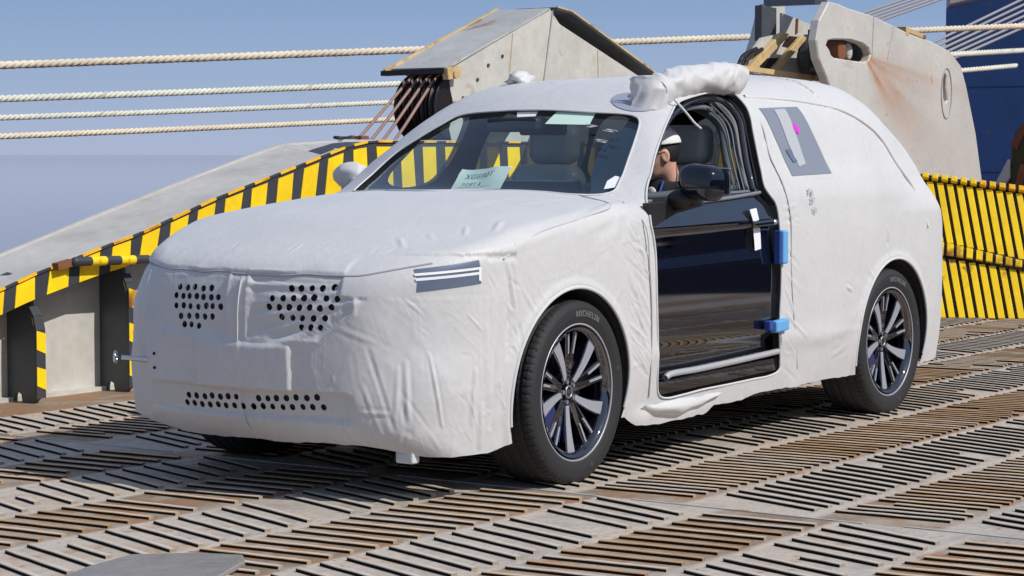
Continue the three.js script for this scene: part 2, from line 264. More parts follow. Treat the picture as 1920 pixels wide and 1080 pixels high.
M.steelDark = new THREE.MeshStandardMaterial({ map: steelTex([70, 76, 80], 71, .15), roughness: .5, bumpMap: steelBump, bumpScale: .003 });
M.steelRust = new THREE.MeshStandardMaterial({ map: steelTex([120, 72, 44], 81, .8), roughness: .85, bumpMap: steelBump, bumpScale: .006 });
M.yellow = new THREE.MeshStandardMaterial({ map: steelTex([252, 210, 10], 91, .38), roughness: .5, bumpMap: steelBump, bumpScale: .002 });
M.orange = new THREE.MeshStandardMaterial({ map: steelTex([244, 184, 20], 95, .4), roughness: .6, bumpMap: steelBump, bumpScale: .003 });
M.stripeDark = new THREE.MeshStandardMaterial({ map: steelTex([58, 60, 64], 101, .1), roughness: .5, bumpMap: steelBump, bumpScale: .002 });
M.grease = new THREE.MeshStandardMaterial({ map: steelTex([26, 20, 18], 111, .25), roughness: .45, bumpMap: steelBump, bumpScale: .005 });
M.wire = new THREE.MeshStandardMaterial({ map: steelTex([150, 118, 104], 121, .5), roughness: .6 });
M.wireGrey = new THREE.MeshStandardMaterial({ color: lin(.36, .35, .36), roughness: .5, metalness: .3 });
M.rope = new THREE.MeshStandardMaterial({ map: steelTex([214, 202, 178], 131, .12), roughness: .95, bumpMap: steelBump, bumpScale: .002 });
M.ropePale = new THREE.MeshStandardMaterial({ map: steelTex([212, 212, 196], 133, .04), roughness: .95, bumpMap: steelBump, bumpScale: .002 });
M.hull = new THREE.MeshStandardMaterial({ map: steelTex([28, 60, 108], 141, .02), roughness: .4 });

// ---------------------------------------------------------------- the setting: sea, ramp deck with its tread bars
{
  const g = new THREE.PlaneGeometry(9000, 9000, 1, 1); g.rotateX(-Math.PI / 2); g.translate(0, -4.5, 0); const uv = g.attributes.uv; for (let i = 0; i < uv.count; i++) uv.setXY(i, uv.getX(i) * 9000, uv.getY(i) * 9000);
  const m = new THREE.Mesh(g, new THREE.MeshStandardMaterial({ color: lin(.27, .125, .11), roughness: .05 })); m.name = 'sea'; m.receiveShadow = true; scene.add(m);
  tag(m, 'pale hazy sea spreading out to the horizon beyond the ramp', null, null, 'structure');
}
const deck = new THREE.Group(); deck.name = 'ramp_deck'; scene.add(deck);
tag(deck, 'grey steel vehicle ramp deck covered in herringbone anti skid bars', null, null, 'structure');
const DX0 = -9.3, DX1 = 5.5, DZ0 = -5.2, DZ1 = 3.62, JX = 1.78; // extent of the deck's texture; joint of two ramp plates
// bands of bars run along x; even bands hold slanted bars, odd bands nearly square and rusty ones
function bandOf(x, z) { const far = x < JX; const p = far ? .56 : .545, z0 = far ? .06 : -.15; const k = Math.floor((z0 - z) / p); return { k, a: ((k % 2) + 2) % 2 === (far ? 1 : 0), t: (z0 - z) / p - k, zTop: z0 - k * p, p }; }
{
  const map = tex(2048, 1220, (u, v) => {
    const x = DX0 + u * (DX1 - DX0), z = DZ0 + v * (DZ1 - DZ0);
    const b = bandOf(x, z); const n1 = fbm(x * 1.3, z * 1.9, 3, 4), n2 = fbm(x * 7, z * 9, 8, 4), n3 = fbm(x * 30, z * 38, 2, 3), n4 = noise3(x * 70, z * 70, 4), far = sstep(1.5, -5, x);
    let c = [186 + 18 * n1 + 20 * n2 + 15 * n3, 175 + 17 * n1 + 19 * n2 + 15 * n3, 161 + 14 * n1 + 17 * n2 + 14 * n3];
    const edge = Math.min(b.t, 1 - b.t);
    // rust and dirt gathers between the square bars, fading towards the seams
    let r = (b.a ? .16 : .74) + .55 * n1 + .55 * n2 + .25 * n3 + .14 * far; r = clamp((r - .22) * 1.5, 0, 1) * sstep(.0, .09, edge + .03 * n2);
    const rc = n2 + .5 * n3 > .18 ? [142, 106, 76] : [128, 106, 84];
    for (let q = 0; q < 3; q++) c[q] = mix(c[q], rc[q], r * (b.a ? .6 : .88));
    const o = clamp((n2 + n4 * .25 - .42) * 7, 0, 1) * (b.a ? .35 : .9); for (let q = 0; q < 3; q++) c[q] = mix(c[q], [148, 98, 60][q], o * .7);
    const w = sstep(.06, .0, edge) * (.4 + .6 * n3); for (let q = 0; q < 3; q++) c[q] = mix(c[q], [196, 184, 170][q], clamp(w, 0, 1) * .55);
    const sp = n4 > .72 && n3 > .1 ? .5 : 0; for (let q = 0; q < 3; q++) c[q] = mix(c[q], 40, sp * .6);
    return c;
  }, { wrap: true });
  map.wrapS = map.wrapT = THREE.MirroredRepeatWrapping;
  const rough = tex(512, 512, (u, v) => .45 + .4 * tfbm(u, v, 8, 5, 77), { srgb: false, rep: [6, 4] });
  const bump = tex(512, 512, (u, v) => .6 * tfbm(u, v, 20, 4, 78) + .4 * tfbm(u, v, 90, 2, 79), { srgb: false, rep: [9, 6] });
  M.deck = new THREE.MeshStandardMaterial({ map, roughnessMap: rough, roughness: 1, bumpMap: bump, bumpScale: .0035 });
  const poly = [[DX0, DZ0 - 9], [16, DZ0 - 9], [16, DZ1], [DX0, DZ1]];
  const s = new THREE.Shape(poly.map(p => new THREE.Vector2(p[0], -p[1])));
  const g = new THREE.ExtrudeGeometry(s, { depth: .4, bevelEnabled: false }); g.rotateX(-Math.PI / 2); g.translate(0, -.4, 0);
  const p = g.attributes.position, uv = g.attributes.uv; for (let i = 0; i < p.count; i++) uv.setXY(i, (p.getX(i) - DX0) / (DX1 - DX0), (p.getZ(i) - DZ0) / (DZ1 - DZ0));
  part('deck_plate', g, M.deck, deck);
  // weld beads at the joint of the two plates and along some seams
  const weld = []; for (const z of [-4.2, -3.1, -1.9, -.7, .5, 1.7, 2.8]) weld.push(bar([JX + .02 * noise3(z, 1, 2), .0015, z - .52], [JX + .02 * noise3(z, 4, 2), .0015, z + .52], .016, .005));
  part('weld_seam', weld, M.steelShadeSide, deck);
}
{
  reseed(77);
  // bar: a square steel bar with worn, chamfered upper edges
  function barGeo(L, seed, ks = [.018, .018, .018]) {
    const w = .026, h = .0128, c = .0025, n = 5, P = [], C = []; reseed(seed);
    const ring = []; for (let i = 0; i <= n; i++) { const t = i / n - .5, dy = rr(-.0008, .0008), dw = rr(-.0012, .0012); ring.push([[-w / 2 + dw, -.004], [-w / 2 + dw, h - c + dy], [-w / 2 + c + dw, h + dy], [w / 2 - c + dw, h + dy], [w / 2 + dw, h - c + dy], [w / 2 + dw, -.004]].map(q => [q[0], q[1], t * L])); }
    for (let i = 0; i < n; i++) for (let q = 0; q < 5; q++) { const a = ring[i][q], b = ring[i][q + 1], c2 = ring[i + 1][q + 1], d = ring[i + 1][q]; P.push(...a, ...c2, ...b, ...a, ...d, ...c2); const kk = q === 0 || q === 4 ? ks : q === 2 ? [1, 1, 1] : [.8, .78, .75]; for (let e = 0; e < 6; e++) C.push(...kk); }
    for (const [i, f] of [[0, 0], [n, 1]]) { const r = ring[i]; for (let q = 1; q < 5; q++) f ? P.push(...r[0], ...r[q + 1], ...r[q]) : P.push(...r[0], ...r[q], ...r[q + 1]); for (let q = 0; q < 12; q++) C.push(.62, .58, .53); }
    const g = new THREE.BufferGeometry(); g.setAttribute('position', new THREE.Float32BufferAttribute(P, 3)); g.setAttribute('color', new THREE.Float32BufferAttribute(C, 3)); g.computeVertexNormals(); return boxUV(g);
  }
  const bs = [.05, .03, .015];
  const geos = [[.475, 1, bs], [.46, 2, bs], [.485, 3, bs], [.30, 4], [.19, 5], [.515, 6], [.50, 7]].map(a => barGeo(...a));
  const barMats = [new THREE.MeshPhysicalMaterial({ map: steelTex([192, 181, 167], 152, .2), roughness: .9, specularIntensity: .25, bumpMap: steelBump, bumpScale: .003 }), new THREE.MeshPhysicalMaterial({ map: steelTex([200, 189, 174], 153, .2), roughness: .9, specularIntensity: .25, bumpMap: steelBump, bumpScale: .003 }), new THREE.MeshPhysicalMaterial({ map: steelTex([202, 180, 154], 151, .4), roughness: .9, specularIntensity: .25, bumpMap: steelBump, bumpScale: .003 }), new THREE.MeshPhysicalMaterial({ map: steelTex([180, 150, 118], 161, .6), roughness: .9, specularIntensity: .25, bumpMap: steelBump, bumpScale: .003 })];
  barMats.forEach(m => { m.vertexColors = true; m.roughness = .92; }); // long sides carry their shade as near-black colour; tops are worn to the metal
  const bars = [];
  reseed(5);
  for (const far of [0, 1]) {
    const p = far ? .56 : .545, z0 = far ? .06 : -.15, step0 = far ? .106 : .128;
    for (let k = -8; k < 10; k++) {
      const zc = z0 - (k + .5) * p; if (zc > DZ1 - .55 || zc < -4.9) continue;
      const slant = ((k % 2) + 2) % 2 === (far ? 1 : 0);
      const step = slant ? step0 : step0 * (far ? .82 : .95), x0 = far ? -9.1 : JX + .14, x1 = far ? JX - .14 : 5.4;
      for (let x = x0 + rr(0, .05); x < x1; x += step * rr(.96, 1.04)) {
        if (rnd() < .012) continue; const yaw = (slant ? -.33 : .055) + rr(-.022, .022) + (rnd() < .04 ? rr(-.05, .05) : 0); const xx = x;
        let gi = Math.floor(rnd() * 3); const q = rnd(); if (q < .05) gi = 3; else if (q < .08) gi = 4; if (slant && gi < 3) gi = 5 + (gi & 1);
        const off = gi === 3 ? rr(-.1, .1) : gi === 4 ? rr(-.15, .15) : rr(-.012, .012);
        const n1 = fbm(xx * 1.1, zc * 1.7, 5, 3);
        const mi = slant ? (n1 + rr(-.3, .3) > .45 ? 2 : rnd() < .6 ? 0 : 1) : (n1 + rr(-.3, .3) > .1 ? 3 : rnd() < .8 ? 2 : 0);
        bars.push({ x: xx + Math.sin(yaw) * off, z: zc + off, yaw, gi, mi });
      }
    }
  }
  const cp = camera.position, fw = V(-.823, 0, .5676), rt = V(-.5676, 0, -.823);
  for (const b of bars) { const dx = b.x - cp.x, dz = b.z - cp.z, D = dx * fw.x + dz * fw.z, X = dx * rt.x + dz * rt.z; const px = 960 + 4169 * X / D, py = 286 + 4169 * 1.415 / D; b.size = D > 1 && px > -60 && px < 1980 && py < 1110 && py > 590 ? 1 / D : 0; }
  bars.sort((a, b) => b.size - a.size);
  const rest = barMats.map(() => []);
  bars.forEach((b, i) => {
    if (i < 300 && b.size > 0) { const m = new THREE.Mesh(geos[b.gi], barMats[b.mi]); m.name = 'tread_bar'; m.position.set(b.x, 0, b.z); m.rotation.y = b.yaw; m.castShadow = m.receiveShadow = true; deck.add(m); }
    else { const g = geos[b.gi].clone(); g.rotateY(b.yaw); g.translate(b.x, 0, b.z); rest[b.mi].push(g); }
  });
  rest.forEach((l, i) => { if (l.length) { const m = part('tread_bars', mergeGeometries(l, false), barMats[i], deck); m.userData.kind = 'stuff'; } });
  // smooth worn patch plate in the foreground with bolts
  const pg = []; const sh = new THREE.Shape([[4.6, -.86], [4.2, -.72], [3.95, -.68], [3.80, -.84], [3.74, -1.0], [3.82, -1.08], [4.1, -1.20], [4.6, -1.44]].map(p => new THREE.Vector2(p[0], -p[1])));
  const g = new THREE.ExtrudeGeometry(sh, { depth: .012, bevelEnabled: true, bevelSize: .004, bevelThickness: .004, bevelSegments: 1 }); g.rotateX(-Math.PI / 2); g.translate(0, .012, 0);
  const pl = part('patch_plate', boxUV(g), new THREE.MeshStandardMaterial({ map: steelTex([136, 132, 126], 171, .25), roughness: .45, bumpMap: steelBump, bumpScale: .012 }), deck, 'smooth worn steel patch lying over the bars in the foreground');
  // dark flange along the outer edge of the ramp under the side wall
  part('edge_flange', [bar([DX0, .012, 3.5], [2.6, .012, 3.5], .2, .024)], M.steel, deck);
}

// ---------------------------------------------------------------- ramp side wall with hazard stripes (left)
{
  const w = thing('ramp_side_wall', 'low steel ramp side wall with yellow and black hazard stripes rising behind the vehicle', 'ramp wall', [0, 0, 3.2]);
  const top = [[3.2, .06], [2.2, .33], [1.35, .56], [.988, .654], [.729, .731], [.462, .795], [.163, .870], [-.102, .931], [-.757, 1.124], [-1.465, 1.300], [-2.009, 1.437], [-2.22, 1.478], [-2.36, 1.488], [-2.6, 1.488], [-8.1, 1.488]];
  const off = .145; const bot = [];
  for (let i = 0; i < top.length; i++) { const a = top[Math.max(0, i - 1)], b = top[Math.min(top.length - 1, i + 1)]; const dx = b[0] - a[0], dy = b[1] - a[1], l = Math.hypot(dx, dy), hgt = i < 3 ? .13 : i > 10 ? .32 : mix(.155, .30, sstep(.5, -1.6, top[i][0])); bot.push([top[i][0] + dy / l * hgt * (i > 10 ? 0 : 1), top[i][1] + dx / l * hgt * (i > 10 ? 1 : 1)]); }
  const face = [...top, ...bot.slice().reverse()];
  part('girder', [plate(face, 'z', 0, .25)], M.stripeDark, w);
  // stripes perpendicular to the edge
  const L = [0]; for (let i = 1; i < top.length; i++) L.push(L[i - 1] + Math.hypot(top[i][0] - top[i - 1][0], top[i][1] - top[i - 1][1]));
  const at = (P, s) => { s = clamp(s, 0, L[L.length - 1]); let i = 1; while (i < L.length - 1 && L[i] < s) i++; const t = (s - L[i - 1]) / (L[i] - L[i - 1]); return [mix(P[i - 1][0], P[i][0], t), mix(P[i - 1][1], P[i][1], t)]; };
  reseed(9); let s = .095, n = 0;
  while (s < L[L.length - 1] - .2) {
    const wd = .158 + rr(-.008, .008), e = .012; const T = (q, f) => { const a = at(top, q), b = at(bot, q); return [mix(a[0], b[0], f), mix(a[1], b[1], f)]; };
    const j = () => rr(-.008, .008); const lean = .02;
    part('yellow_stripe', plate([T(s + j(), .10), T(s + wd / 2, .10), T(s + wd + j(), .10), T(s + wd + lean + j(), .985), T(s + wd / 2 + lean, .985), T(s + lean + j(), .985)], 'z', -.003, .005), M.yellow, w);
    const a = at(top, s), b = at(top, s + wd); part('rim_stripe', bar([a[0], a[1] + .004, -.006], [b[0], b[1] + .004, -.002], .018, .014), M.orange, w);
    const c = at(top, s + .258); part('rim_stripe', bar([b[0], b[1] + .003, -.005], [c[0], c[1] + .003, -.001], .016, .013), M.stripeDark, w);
    s += .258; n++;
  }
  // back wall below the girder and knee brackets standing out from it
  const bw = [[2.9, .06], ...bot.filter(p => p[0] < 2.5).map(p => [p[0], p[1] + .03]), [-8.1, 0.0], [2.9, 0.0]];
  part('back_plate', plate(bw, 'z', .252, .03), M.steel, w);
  const botY = x => { for (let i = 1; i < bot.length; i++) if (bot[i][0] <= x) return mix(bot[i][1], bot[i - 1][1], (x - bot[i][0]) / (bot[i - 1][0] - bot[i][0])); return 1.17; };
  for (let k = -1; k < 10; k++) {
    const x = .70 - .735 * k, y1 = botY(x) - .002; if (y1 < .12) continue;
    const arc = []; for (let q = 0; q <= 6; q++) { const a = q / 6 * Math.PI / 2; arc.push([.215 - .045 * Math.sin(a), y1 - .20 + .2 * q / 6 - .0]); }
    const kn = [[0.0, 0.03], [.035, .0], [.13, .0], [.14, .045], [.165, .06], [.19, .045], [.2, .0], [.25, 0], [.25, y1], [.06, y1], [.055, y1 - .05], [.02, y1 - .10], [0, y1 - .18]];
    part('knee_bracket', plate(kn, 'x', x - .012, .024), M.steelDark, w);
    // flange along the bracket's free edge, hazard striped
    const pts = [[0, .03], [0, y1 - .18], [.02, y1 - .10], [.055, y1 - .05]]; const fl = [];
    for (let q = 1; q < pts.length; q++) fl.push(bar([x, pts[q - 1][1], pts[q - 1][0] - .006], [x, pts[q][1], pts[q][0] - .006], .07, .012, V(0, 0, 1)));
    part('flange', fl, M.stripeDark, w);
    for (let yy = .075; yy < y1 - .14; yy += .205) { const hh = Math.min(.115, y1 - .15 - yy); if (hh > .03) part('flange_stripe', plate([[x - .034, yy], [x + .034, yy + .028], [x + .034, yy + hh + .02], [x - .034, yy + hh]], 'z', -.0155, .004), M.yellow, w); }
    part('flange_stripe', [bar([x, y1 - .155, .005], [x, y1 - .08, .031], .066, .012, V(0, 0, 1))], M.yellow, w);
  }
  // guard pipe along the top, hazard painted
  const pp = [[.50, .80, -.05], [.44, .79, -.055], [-.06, .785, -.055], [-.12, .80, -.03]];
  let prev = null; for (let q = 0; q < 5; q++) { const x = .47 - q * .118; part(q % 2 ? 'guard_pipe_stripe' : 'guard_pipe', rod([x, .795 - q * .002, -.055], [x - .118, .793 - q * .002, -.055], .027, 16), q % 2 ? M.yellow : M.stripeDark, w); }
  part('guard_pipe_cap', new THREE.SphereGeometry(.027, 12, 8).translate(.47, .795, -.055), M.stripeDark, w);
  part('rust_lug', [bar([.60, .77, -.03], [.48, .79, -.03], .05, .04)], M.steelRust, w);
  // sloping top plate behind the rim
  const bk = [[3.0, .05], [1.2, .60], [.436, .809], [-.214, .986], [-.917, 1.172], [-1.682, 1.367], [-2.118, 1.467], [-2.516, 1.483], [-2.992, 1.496], [-8.6, 1.50]], fr = top.map(p => [p[0], p[1] + .004]);
  const P = [], Nn = 60; const fAt = (A, x) => { for (let i = 1; i < A.length; i++) if (A[i][0] <= x) return mix(A[i][1], A[i - 1][1], (x - A[i][0]) / (A[i - 1][0] - A[i][0])); return A[A.length - 1][1]; };
  const quad = (a, b, c, d) => P.push(...a, ...b, ...c, ...a, ...c, ...d);
  for (let i = 0; i < Nn; i++) { const x0 = mix(2.9, -8, i / Nn), x1 = mix(2.9, -8, (i + 1) / Nn); const d0 = .60, d1 = .60, xb0 = x0 - .3, xb1 = x1 - .3;
    const A = [x0, fAt(fr, x0), .004], B = [x1, fAt(fr, x1), .004], C = [xb1, Math.max(fAt(bk, xb1), fAt(fr, x1) + .0), d1], D = [xb0, Math.max(fAt(bk, xb0), fAt(fr, x0)), d0];
    quad(A, B, C, D); quad([D[0], D[1], D[2]], C, [C[0], C[1] - .7, C[2]], [D[0], D[1] - .7, D[2]]); }
  const tg = new THREE.BufferGeometry(); tg.setAttribute('position', new THREE.Float32BufferAttribute(P, 3)); tg.computeVertexNormals();
  const tp = part('top_plate', boxUV(tg), M.steelTop = new THREE.MeshStandardMaterial({ map: steelTex([186, 182, 174], 181, .12), roughness: .6, side: THREE.DoubleSide, bumpMap: steelBump, bumpScale: .004 }), w);
  // edge bead along the back of the top plate
  const eb = []; for (let i = 0; i < Nn; i += 2) { const x0 = mix(2.9, -8, i / Nn), x1 = mix(2.9, -8, (i + 2) / Nn); eb.push(bar([x0 - .3, Math.max(fAt(bk, x0 - .3), fAt(fr, x0)) + .004, .60], [x1 - .3, Math.max(fAt(bk, x1 - .3), fAt(fr, x1)) + .004, .60], .03, .014)); }
  part('edge_bead', eb, M.steelTop, w);
}
{ // shackle bar lying on the wall's top plate
  const t = thing('shackle_bar', 'small dark steel shackle bar lying on the grey plate left of the wires', 'shackle', [-2.85, 1.503, 3.80]);
  part('bar', [rod([.14, .016, 0], [-.18, .022, 0], .010, 8)], M.grease, t);
  part('eye', [new THREE.TorusGeometry(.03, .010, 8, 16).rotateX(1.4).translate(.13, .016, 0)], M.grease, t);
  part('pin', box(.09, .026, .04, -.15, .02, 0, .006), M.steelRust, t); part('pin', rod([-.02, .016, 0], [-.02, .034, 0], .02, 8), M.steelRust, t);
}
// ---------------------------------------------------------------- hoist arm with its sheaves (middle)
{
  const t = thing('ramp_hoist', 'grey peaked steel box of the ramp hoist with dark sheaves at its end', 'hoist', [-5.5, 0, 4.3]);
  const X = x => x + 5.5;
  part('side_plate', plate([[X(-6.16), 2.615], [X(-4.777), 2.09], [X(-4.72), 2.02], [X(-4.74), 1.9], [X(-4.79), 1.77], [X(-4.72), 1.6], [X(-4.9), 1.1], [X(-8.7), 1.1], [X(-8.7), 1.60], [X(-7.84), 2.02], [X(-6.3), 2.50]], 'z', 0, .03), M.steel, t);
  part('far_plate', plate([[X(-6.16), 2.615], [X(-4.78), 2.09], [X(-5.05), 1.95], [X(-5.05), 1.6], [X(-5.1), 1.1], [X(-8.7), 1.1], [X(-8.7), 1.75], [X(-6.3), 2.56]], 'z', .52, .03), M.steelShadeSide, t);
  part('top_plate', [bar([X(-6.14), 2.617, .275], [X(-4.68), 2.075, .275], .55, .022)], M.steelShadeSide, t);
  part('edge_strip', [bar([X(-6.18), 2.632, .55], [X(-4.60), 2.058, .55], .02, .04)], M.steelBeige, t);
  part('weld_bead', rod([X(-6.15), 2.620, -.002], [X(-4.76), 2.098, -.002], .005, 6), M.steelShadeSide, t); part('stiffener', bar([X(-6.19), 2.61, -.006], [X(-6.03), 1.9, -.006], .010, .012), M.steelShadeSide, t);
  part('flange', [bar([X(-6.19), 2.625, .16], [X(-6.42), 2.60, .16], .42, .02), bar([X(-6.42), 2.60, .16], [X(-8.3), 1.945, .16], .42, .02)], M.steelDark, t);
  part('flange_edge', [bar([X(-6.42), 2.612, -.05], [X(-8.3), 1.957, -.05], .014, .016), bar([X(-6.19), 2.637, -.05], [X(-6.42), 2.612, -.05], .014, .014)], M.steelBeige, t);
  part('end_bar', [bar([X(-4.62), 2.055, -.04], [X(-4.60), 2.045, .56], .08, .04)], M.grease, t);
  part('bracket', [bar([X(-4.78), 2.05, -.05], [X(-4.60), 2.03, -.05], .05, .09), rod([X(-4.70), 2.03, -.09], [X(-4.70), 2.03, .03], .035, 10)], M.steelBeige, t);
  reseed(31);
  for (let i = 0; i < 5; i++) { const z = .04 + i * .085; part('sheave', new THREE.LatheGeometry([[.05, -.036], [.24, -.036], [.262, -.033], [.267, -.026], [.232, -.008], [.232, .008], [.267, .026], [.262, .033], [.24, .036], [.05, .036]].map(p => new THREE.Vector2(...p)), 36).rotateX(Math.PI / 2).translate(X(-4.80), 1.77, z), M.grease, t); }
  part('weld_seam', rod([X(-5.6), 2.39, -.001], [X(-5.45), 1.3, -.001], .005, 6), M.steelBeige, t); part('weld_seam', rod([X(-6.9), 2.30, -.001], [X(-6.95), 1.3, -.001], .005, 6), M.steelBeige, t); part('lifting_eye', new THREE.TorusGeometry(.05, .016, 8, 18).translate(X(-6.55), 1.98, -.02), M.steelShadeSide, t);
  part('axle', rod([X(-4.80), 1.77, -.03], [X(-4.80), 1.77, .5], .05, 16), M.steelRust, t);
  for (const [x, y] of [[-5.0, 1.75], [-5.02, 1.62], [-4.9, 1.85], [-5.25, 2.12], [-5.45, 2.2], [-5.1, 2.0]]) part('bolt', rod([X(x), y, -.012], [X(x), y, .005], .014, 8), M.steelRust, t);
}
{ // hoisting wires from the sheaves down to the wall
  const lab = ['leftmost of four rusty hoisting wires running down from the sheaves', 'second from the left of four rusty hoisting wires below the sheaves', 'third from the left of four rusty hoisting wires below the sheaves', 'rightmost of four rusty hoisting wires, next to the windscreen edge'];
  lab.forEach((l, i) => {
    const z = 4.655 - i * .085, xb = [-3.93, -4.0, -4.04, -4.08][i];
    const m = new THREE.Mesh(tube([[xb + .25, 1.36, z - .05], [xb, 1.49, z - .03], [-4.66, 1.985, z], [-4.72, 2.02, z], [-4.80, 2.03, z], [-4.9, 2.0, z]], .0125, 40, 8), M.wire); m.name = numbered('hoist_wire'); m.castShadow = m.receiveShadow = true; scene.add(m); tag(m, l, 'wire', 'wires of the hoist sheaves');
  });
}
// ---------------------------------------------------------------- hinge lug (right)
{
  const t = thing('hinge_lug', 'large pale steel hinge lug plate with a rust streaked oval hole above the striped panel', 'hinge lug', [-10, 0, 3.0]);
  const X = p => [p[0] + 10, p[1]];
  const out = [[-8.749, 2.775], [-8.95, 2.765], [-9.15, 2.735], [-9.694, 2.69], [-10.408, 2.576], [-11.0, 2.51], [-11.45, 2.43], [-11.72, 2.30], [-11.863, 2.1], [-12.125, 1.614], [-12.35, 1.0], [-12.4, .2], [-9.0, .2], [-9.05, 1.5], [-8.9, 1.85], [-8.72, 2.08], [-8.56, 2.25], [-8.50, 2.42], [-8.56, 2.6]].map(X);
  const hole = [[-8.70, 2.385], [-8.73, 2.425], [-8.85, 2.44], [-9.2, 2.45], [-9.45, 2.425], [-9.58, 2.385], [-9.62, 2.33], [-9.57, 2.275], [-9.47, 2.255], [-9.1, 2.265], [-8.87, 2.275], [-8.80, 2.30], [-8.76, 2.35]].map(X);
  const slot = [[-11.29, 2.19], [-11.33, 2.20], [-11.37, 2.17], [-11.365, 2.05], [-11.40, 1.94], [-11.35, 1.91], [-11.30, 1.96], [-11.285, 2.08]].map(X);
  // rust: a run below the hole that belongs to the plate's own paint
  const map = tex(1024, 768, (u, v) => {
    const x = -12.5 + u * 4.2, y = .1 + v * 2.75; const n = fbm(x * 1.5, y * 1.5, 1, 4), m = fbm(x * 9, y * 9, 3, 4), f = fbm(x * 40, y * 40, 2, 2);
    let c = [193 + 10 * n + 8 * m + 5 * f, 190 + 10 * n + 8 * m + 5 * f, 182 + 9 * n + 8 * m + 5 * f];
    const dx = -9.55 - x, dy = 2.30 - y; let r = 0; if (dx > -.05 && dy > -.15) { const a = Math.atan2(dy + .02, dx + .06), d = Math.hypot(dx * .62, dy); r = (.55 + .9 * clamp(.5 + 1.4 * noise3(a * 9, d * 1.2, 7), 0, 1)) * Math.exp(-(((a - .52) / .36) ** 2)) * Math.exp(-d * 2.3) * sstep(0, .06, d) * (1.1 + .6 * m); r += .5 * Math.exp(-(((a - .13) / .035) ** 2)) * Math.exp(-d * 1.1); }
    r += .05 * sstep(-10.6, -12, x) * (.7 + m) * sstep(2.5, 1.6, y) + clamp((m - .42) * 5, 0, 1) * .35; r = clamp(r, 0, 1);
    for (let q = 0; q < 3; q++) c[q] = mix(c[q], [170, 112, 78][q], r * .85); return c;
  }, { wrap: false });
  const g = plate(out, 'z', 0, .09, [hole, slot], .012); const p = g.attributes.position, uv = g.attributes.uv; for (let i = 0; i < p.count; i++) uv.setXY(i, (p.getX(i) - 10 + 12.5) / 4.2, (p.getY(i) - .1) / 2.75);
  part('lug_plate', g, new THREE.MeshStandardMaterial({ map, roughness: .55, bumpMap: steelBump, bumpScale: .003 }), t);
  const rg = new THREE.TorusGeometry(.2, .01, 6, 36).scale(.62, 1.25, .6).translate(-1.36, 2.01, -.004);
  part('boss_ring', rg, M.steelShadeSide, t);
  part('hinge_pin', rod([.86, 2.35, .06], [.86, 2.35, .295], .085, 20), M.steelRust, t);
  part('pin_collar', new THREE.SphereGeometry(.082, 20, 14).scale(.6, 1, .5).translate(.62, 2.35, .12), M.steel, t);
  part('pin_washer', new THREE.CylinderGeometry(.085, .085, .06, 20).rotateX(Math.PI / 2).translate(.93, 2.35, .25), M.grease, t);
  part('pocket_back', plate([[-.2, 2.16], [1.08, 2.16], [1.08, 2.54], [-.2, 2.54]], 'z', .28, .02), M.grease, t);
  part('pad', [bar([-.40, 2.60, .045], [-.86, 2.545, .045], .094, .04), box(.07, .09, .1, -.42, 2.585, .045, .01)], M.steelBeige, t);
  part('weld_bead', rod([.33, 2.69, -.002], [.36, 2.30, -.002], .005, 6), M.steelShadeSide, t); part('weld_bead', rod([-.1, 2.61, -.002], [.02, 2.3, -.002], .004, 6), M.steelShadeSide, t);
  // second cheek and the cross members between them
  const out2 = [[-9.50, 2.83], [-9.62, 2.85], [-9.90, 2.86], [-9.97, 2.55], [-10.4, 2.4], [-11.5, 2.3], [-11.5, .3], [-9.2, .3], [-9.12, 2.0], [-9.18, 2.25], [-9.34, 2.50]].map(X);
  part('far_cheek', plate(out2, 'z', 1.05, .09, [], .012), M.steel, t);
  // frame between the two cheeks: beam, post, webs, struts
  const W = (px, py) => [-8.83 - (px - 1470) * .01085 + 10, 2.745 - (py - 15) * .00489], Q = l => l.map(p => W(...p));
  part('cross_beam', bar([1.24, 2.79, .09], [.42, 2.85, 1.05], .12, .07), M.steelDark, t);
  part('frame_post', plate(Q([[1452, 12], [1478, 14], [1478, 64], [1452, 78]]), 'z', .62, .08, [], .006), M.steelDark, t);
  part('web_plate', plate(Q([[1478, 24], [1503, 32], [1543, 43], [1534, 150], [1395, 137], [1428, 96], [1442, 74], [1478, 62]]), 'z', .56, .03), M.steel, t);
  part('web_opening', plate(Q([[1487, 66], [1506, 66], [1494, 88], [1477, 86]]), 'z', .552, .006), M.grease, t);
  part('web_opening', plate(Q([[1438, 112], [1472, 109], [1462, 134], [1438, 134]]), 'z', .552, .006), M.grease, t);
  part('strut', plate(Q([[1468, 62], [1484, 63], [1424, 133], [1408, 132]]), 'z', .50, .05, [], .008), M.steelBeige, t);
  part('strut', plate(Q([[1505, 64], [1515, 67], [1463, 135], [1450, 134]]), 'z', .50, .05, [], .008), M.steelBeige, t);
  part('web_rib', plate(Q([[1502, 32], [1505, 32], [1504, 60], [1501, 60]]), 'z', .545, .012), M.steelRust, t);
  part('bearing_housing', plate(Q([[1513, 61], [1534, 60], [1530, 100], [1540, 146], [1509, 141], [1504, 122], [1505, 95]]), 'z', .42, .12, [], .01), M.steelDark, t);
  part('bearing_disc', new THREE.CylinderGeometry(.075, .075, .03, 24).rotateX(Math.PI / 2).scale(1.3, 1.1, 1).translate(...W(1526, 120), .40), M.steel, t);
  part('lower_beam', bar([...W(1380, 133), .46], [...W(1532, 147), .40], .05, .045), M.steelBeige, t);
  for (const o of [0, 10]) part('hydraulic_hose', tube([[...W(1390 + o, 134), .5], [...W(1402 + o, 112), .52], [...W(1428 + o, 96), .54]], .022, 16, 8), M.grease, t);
}
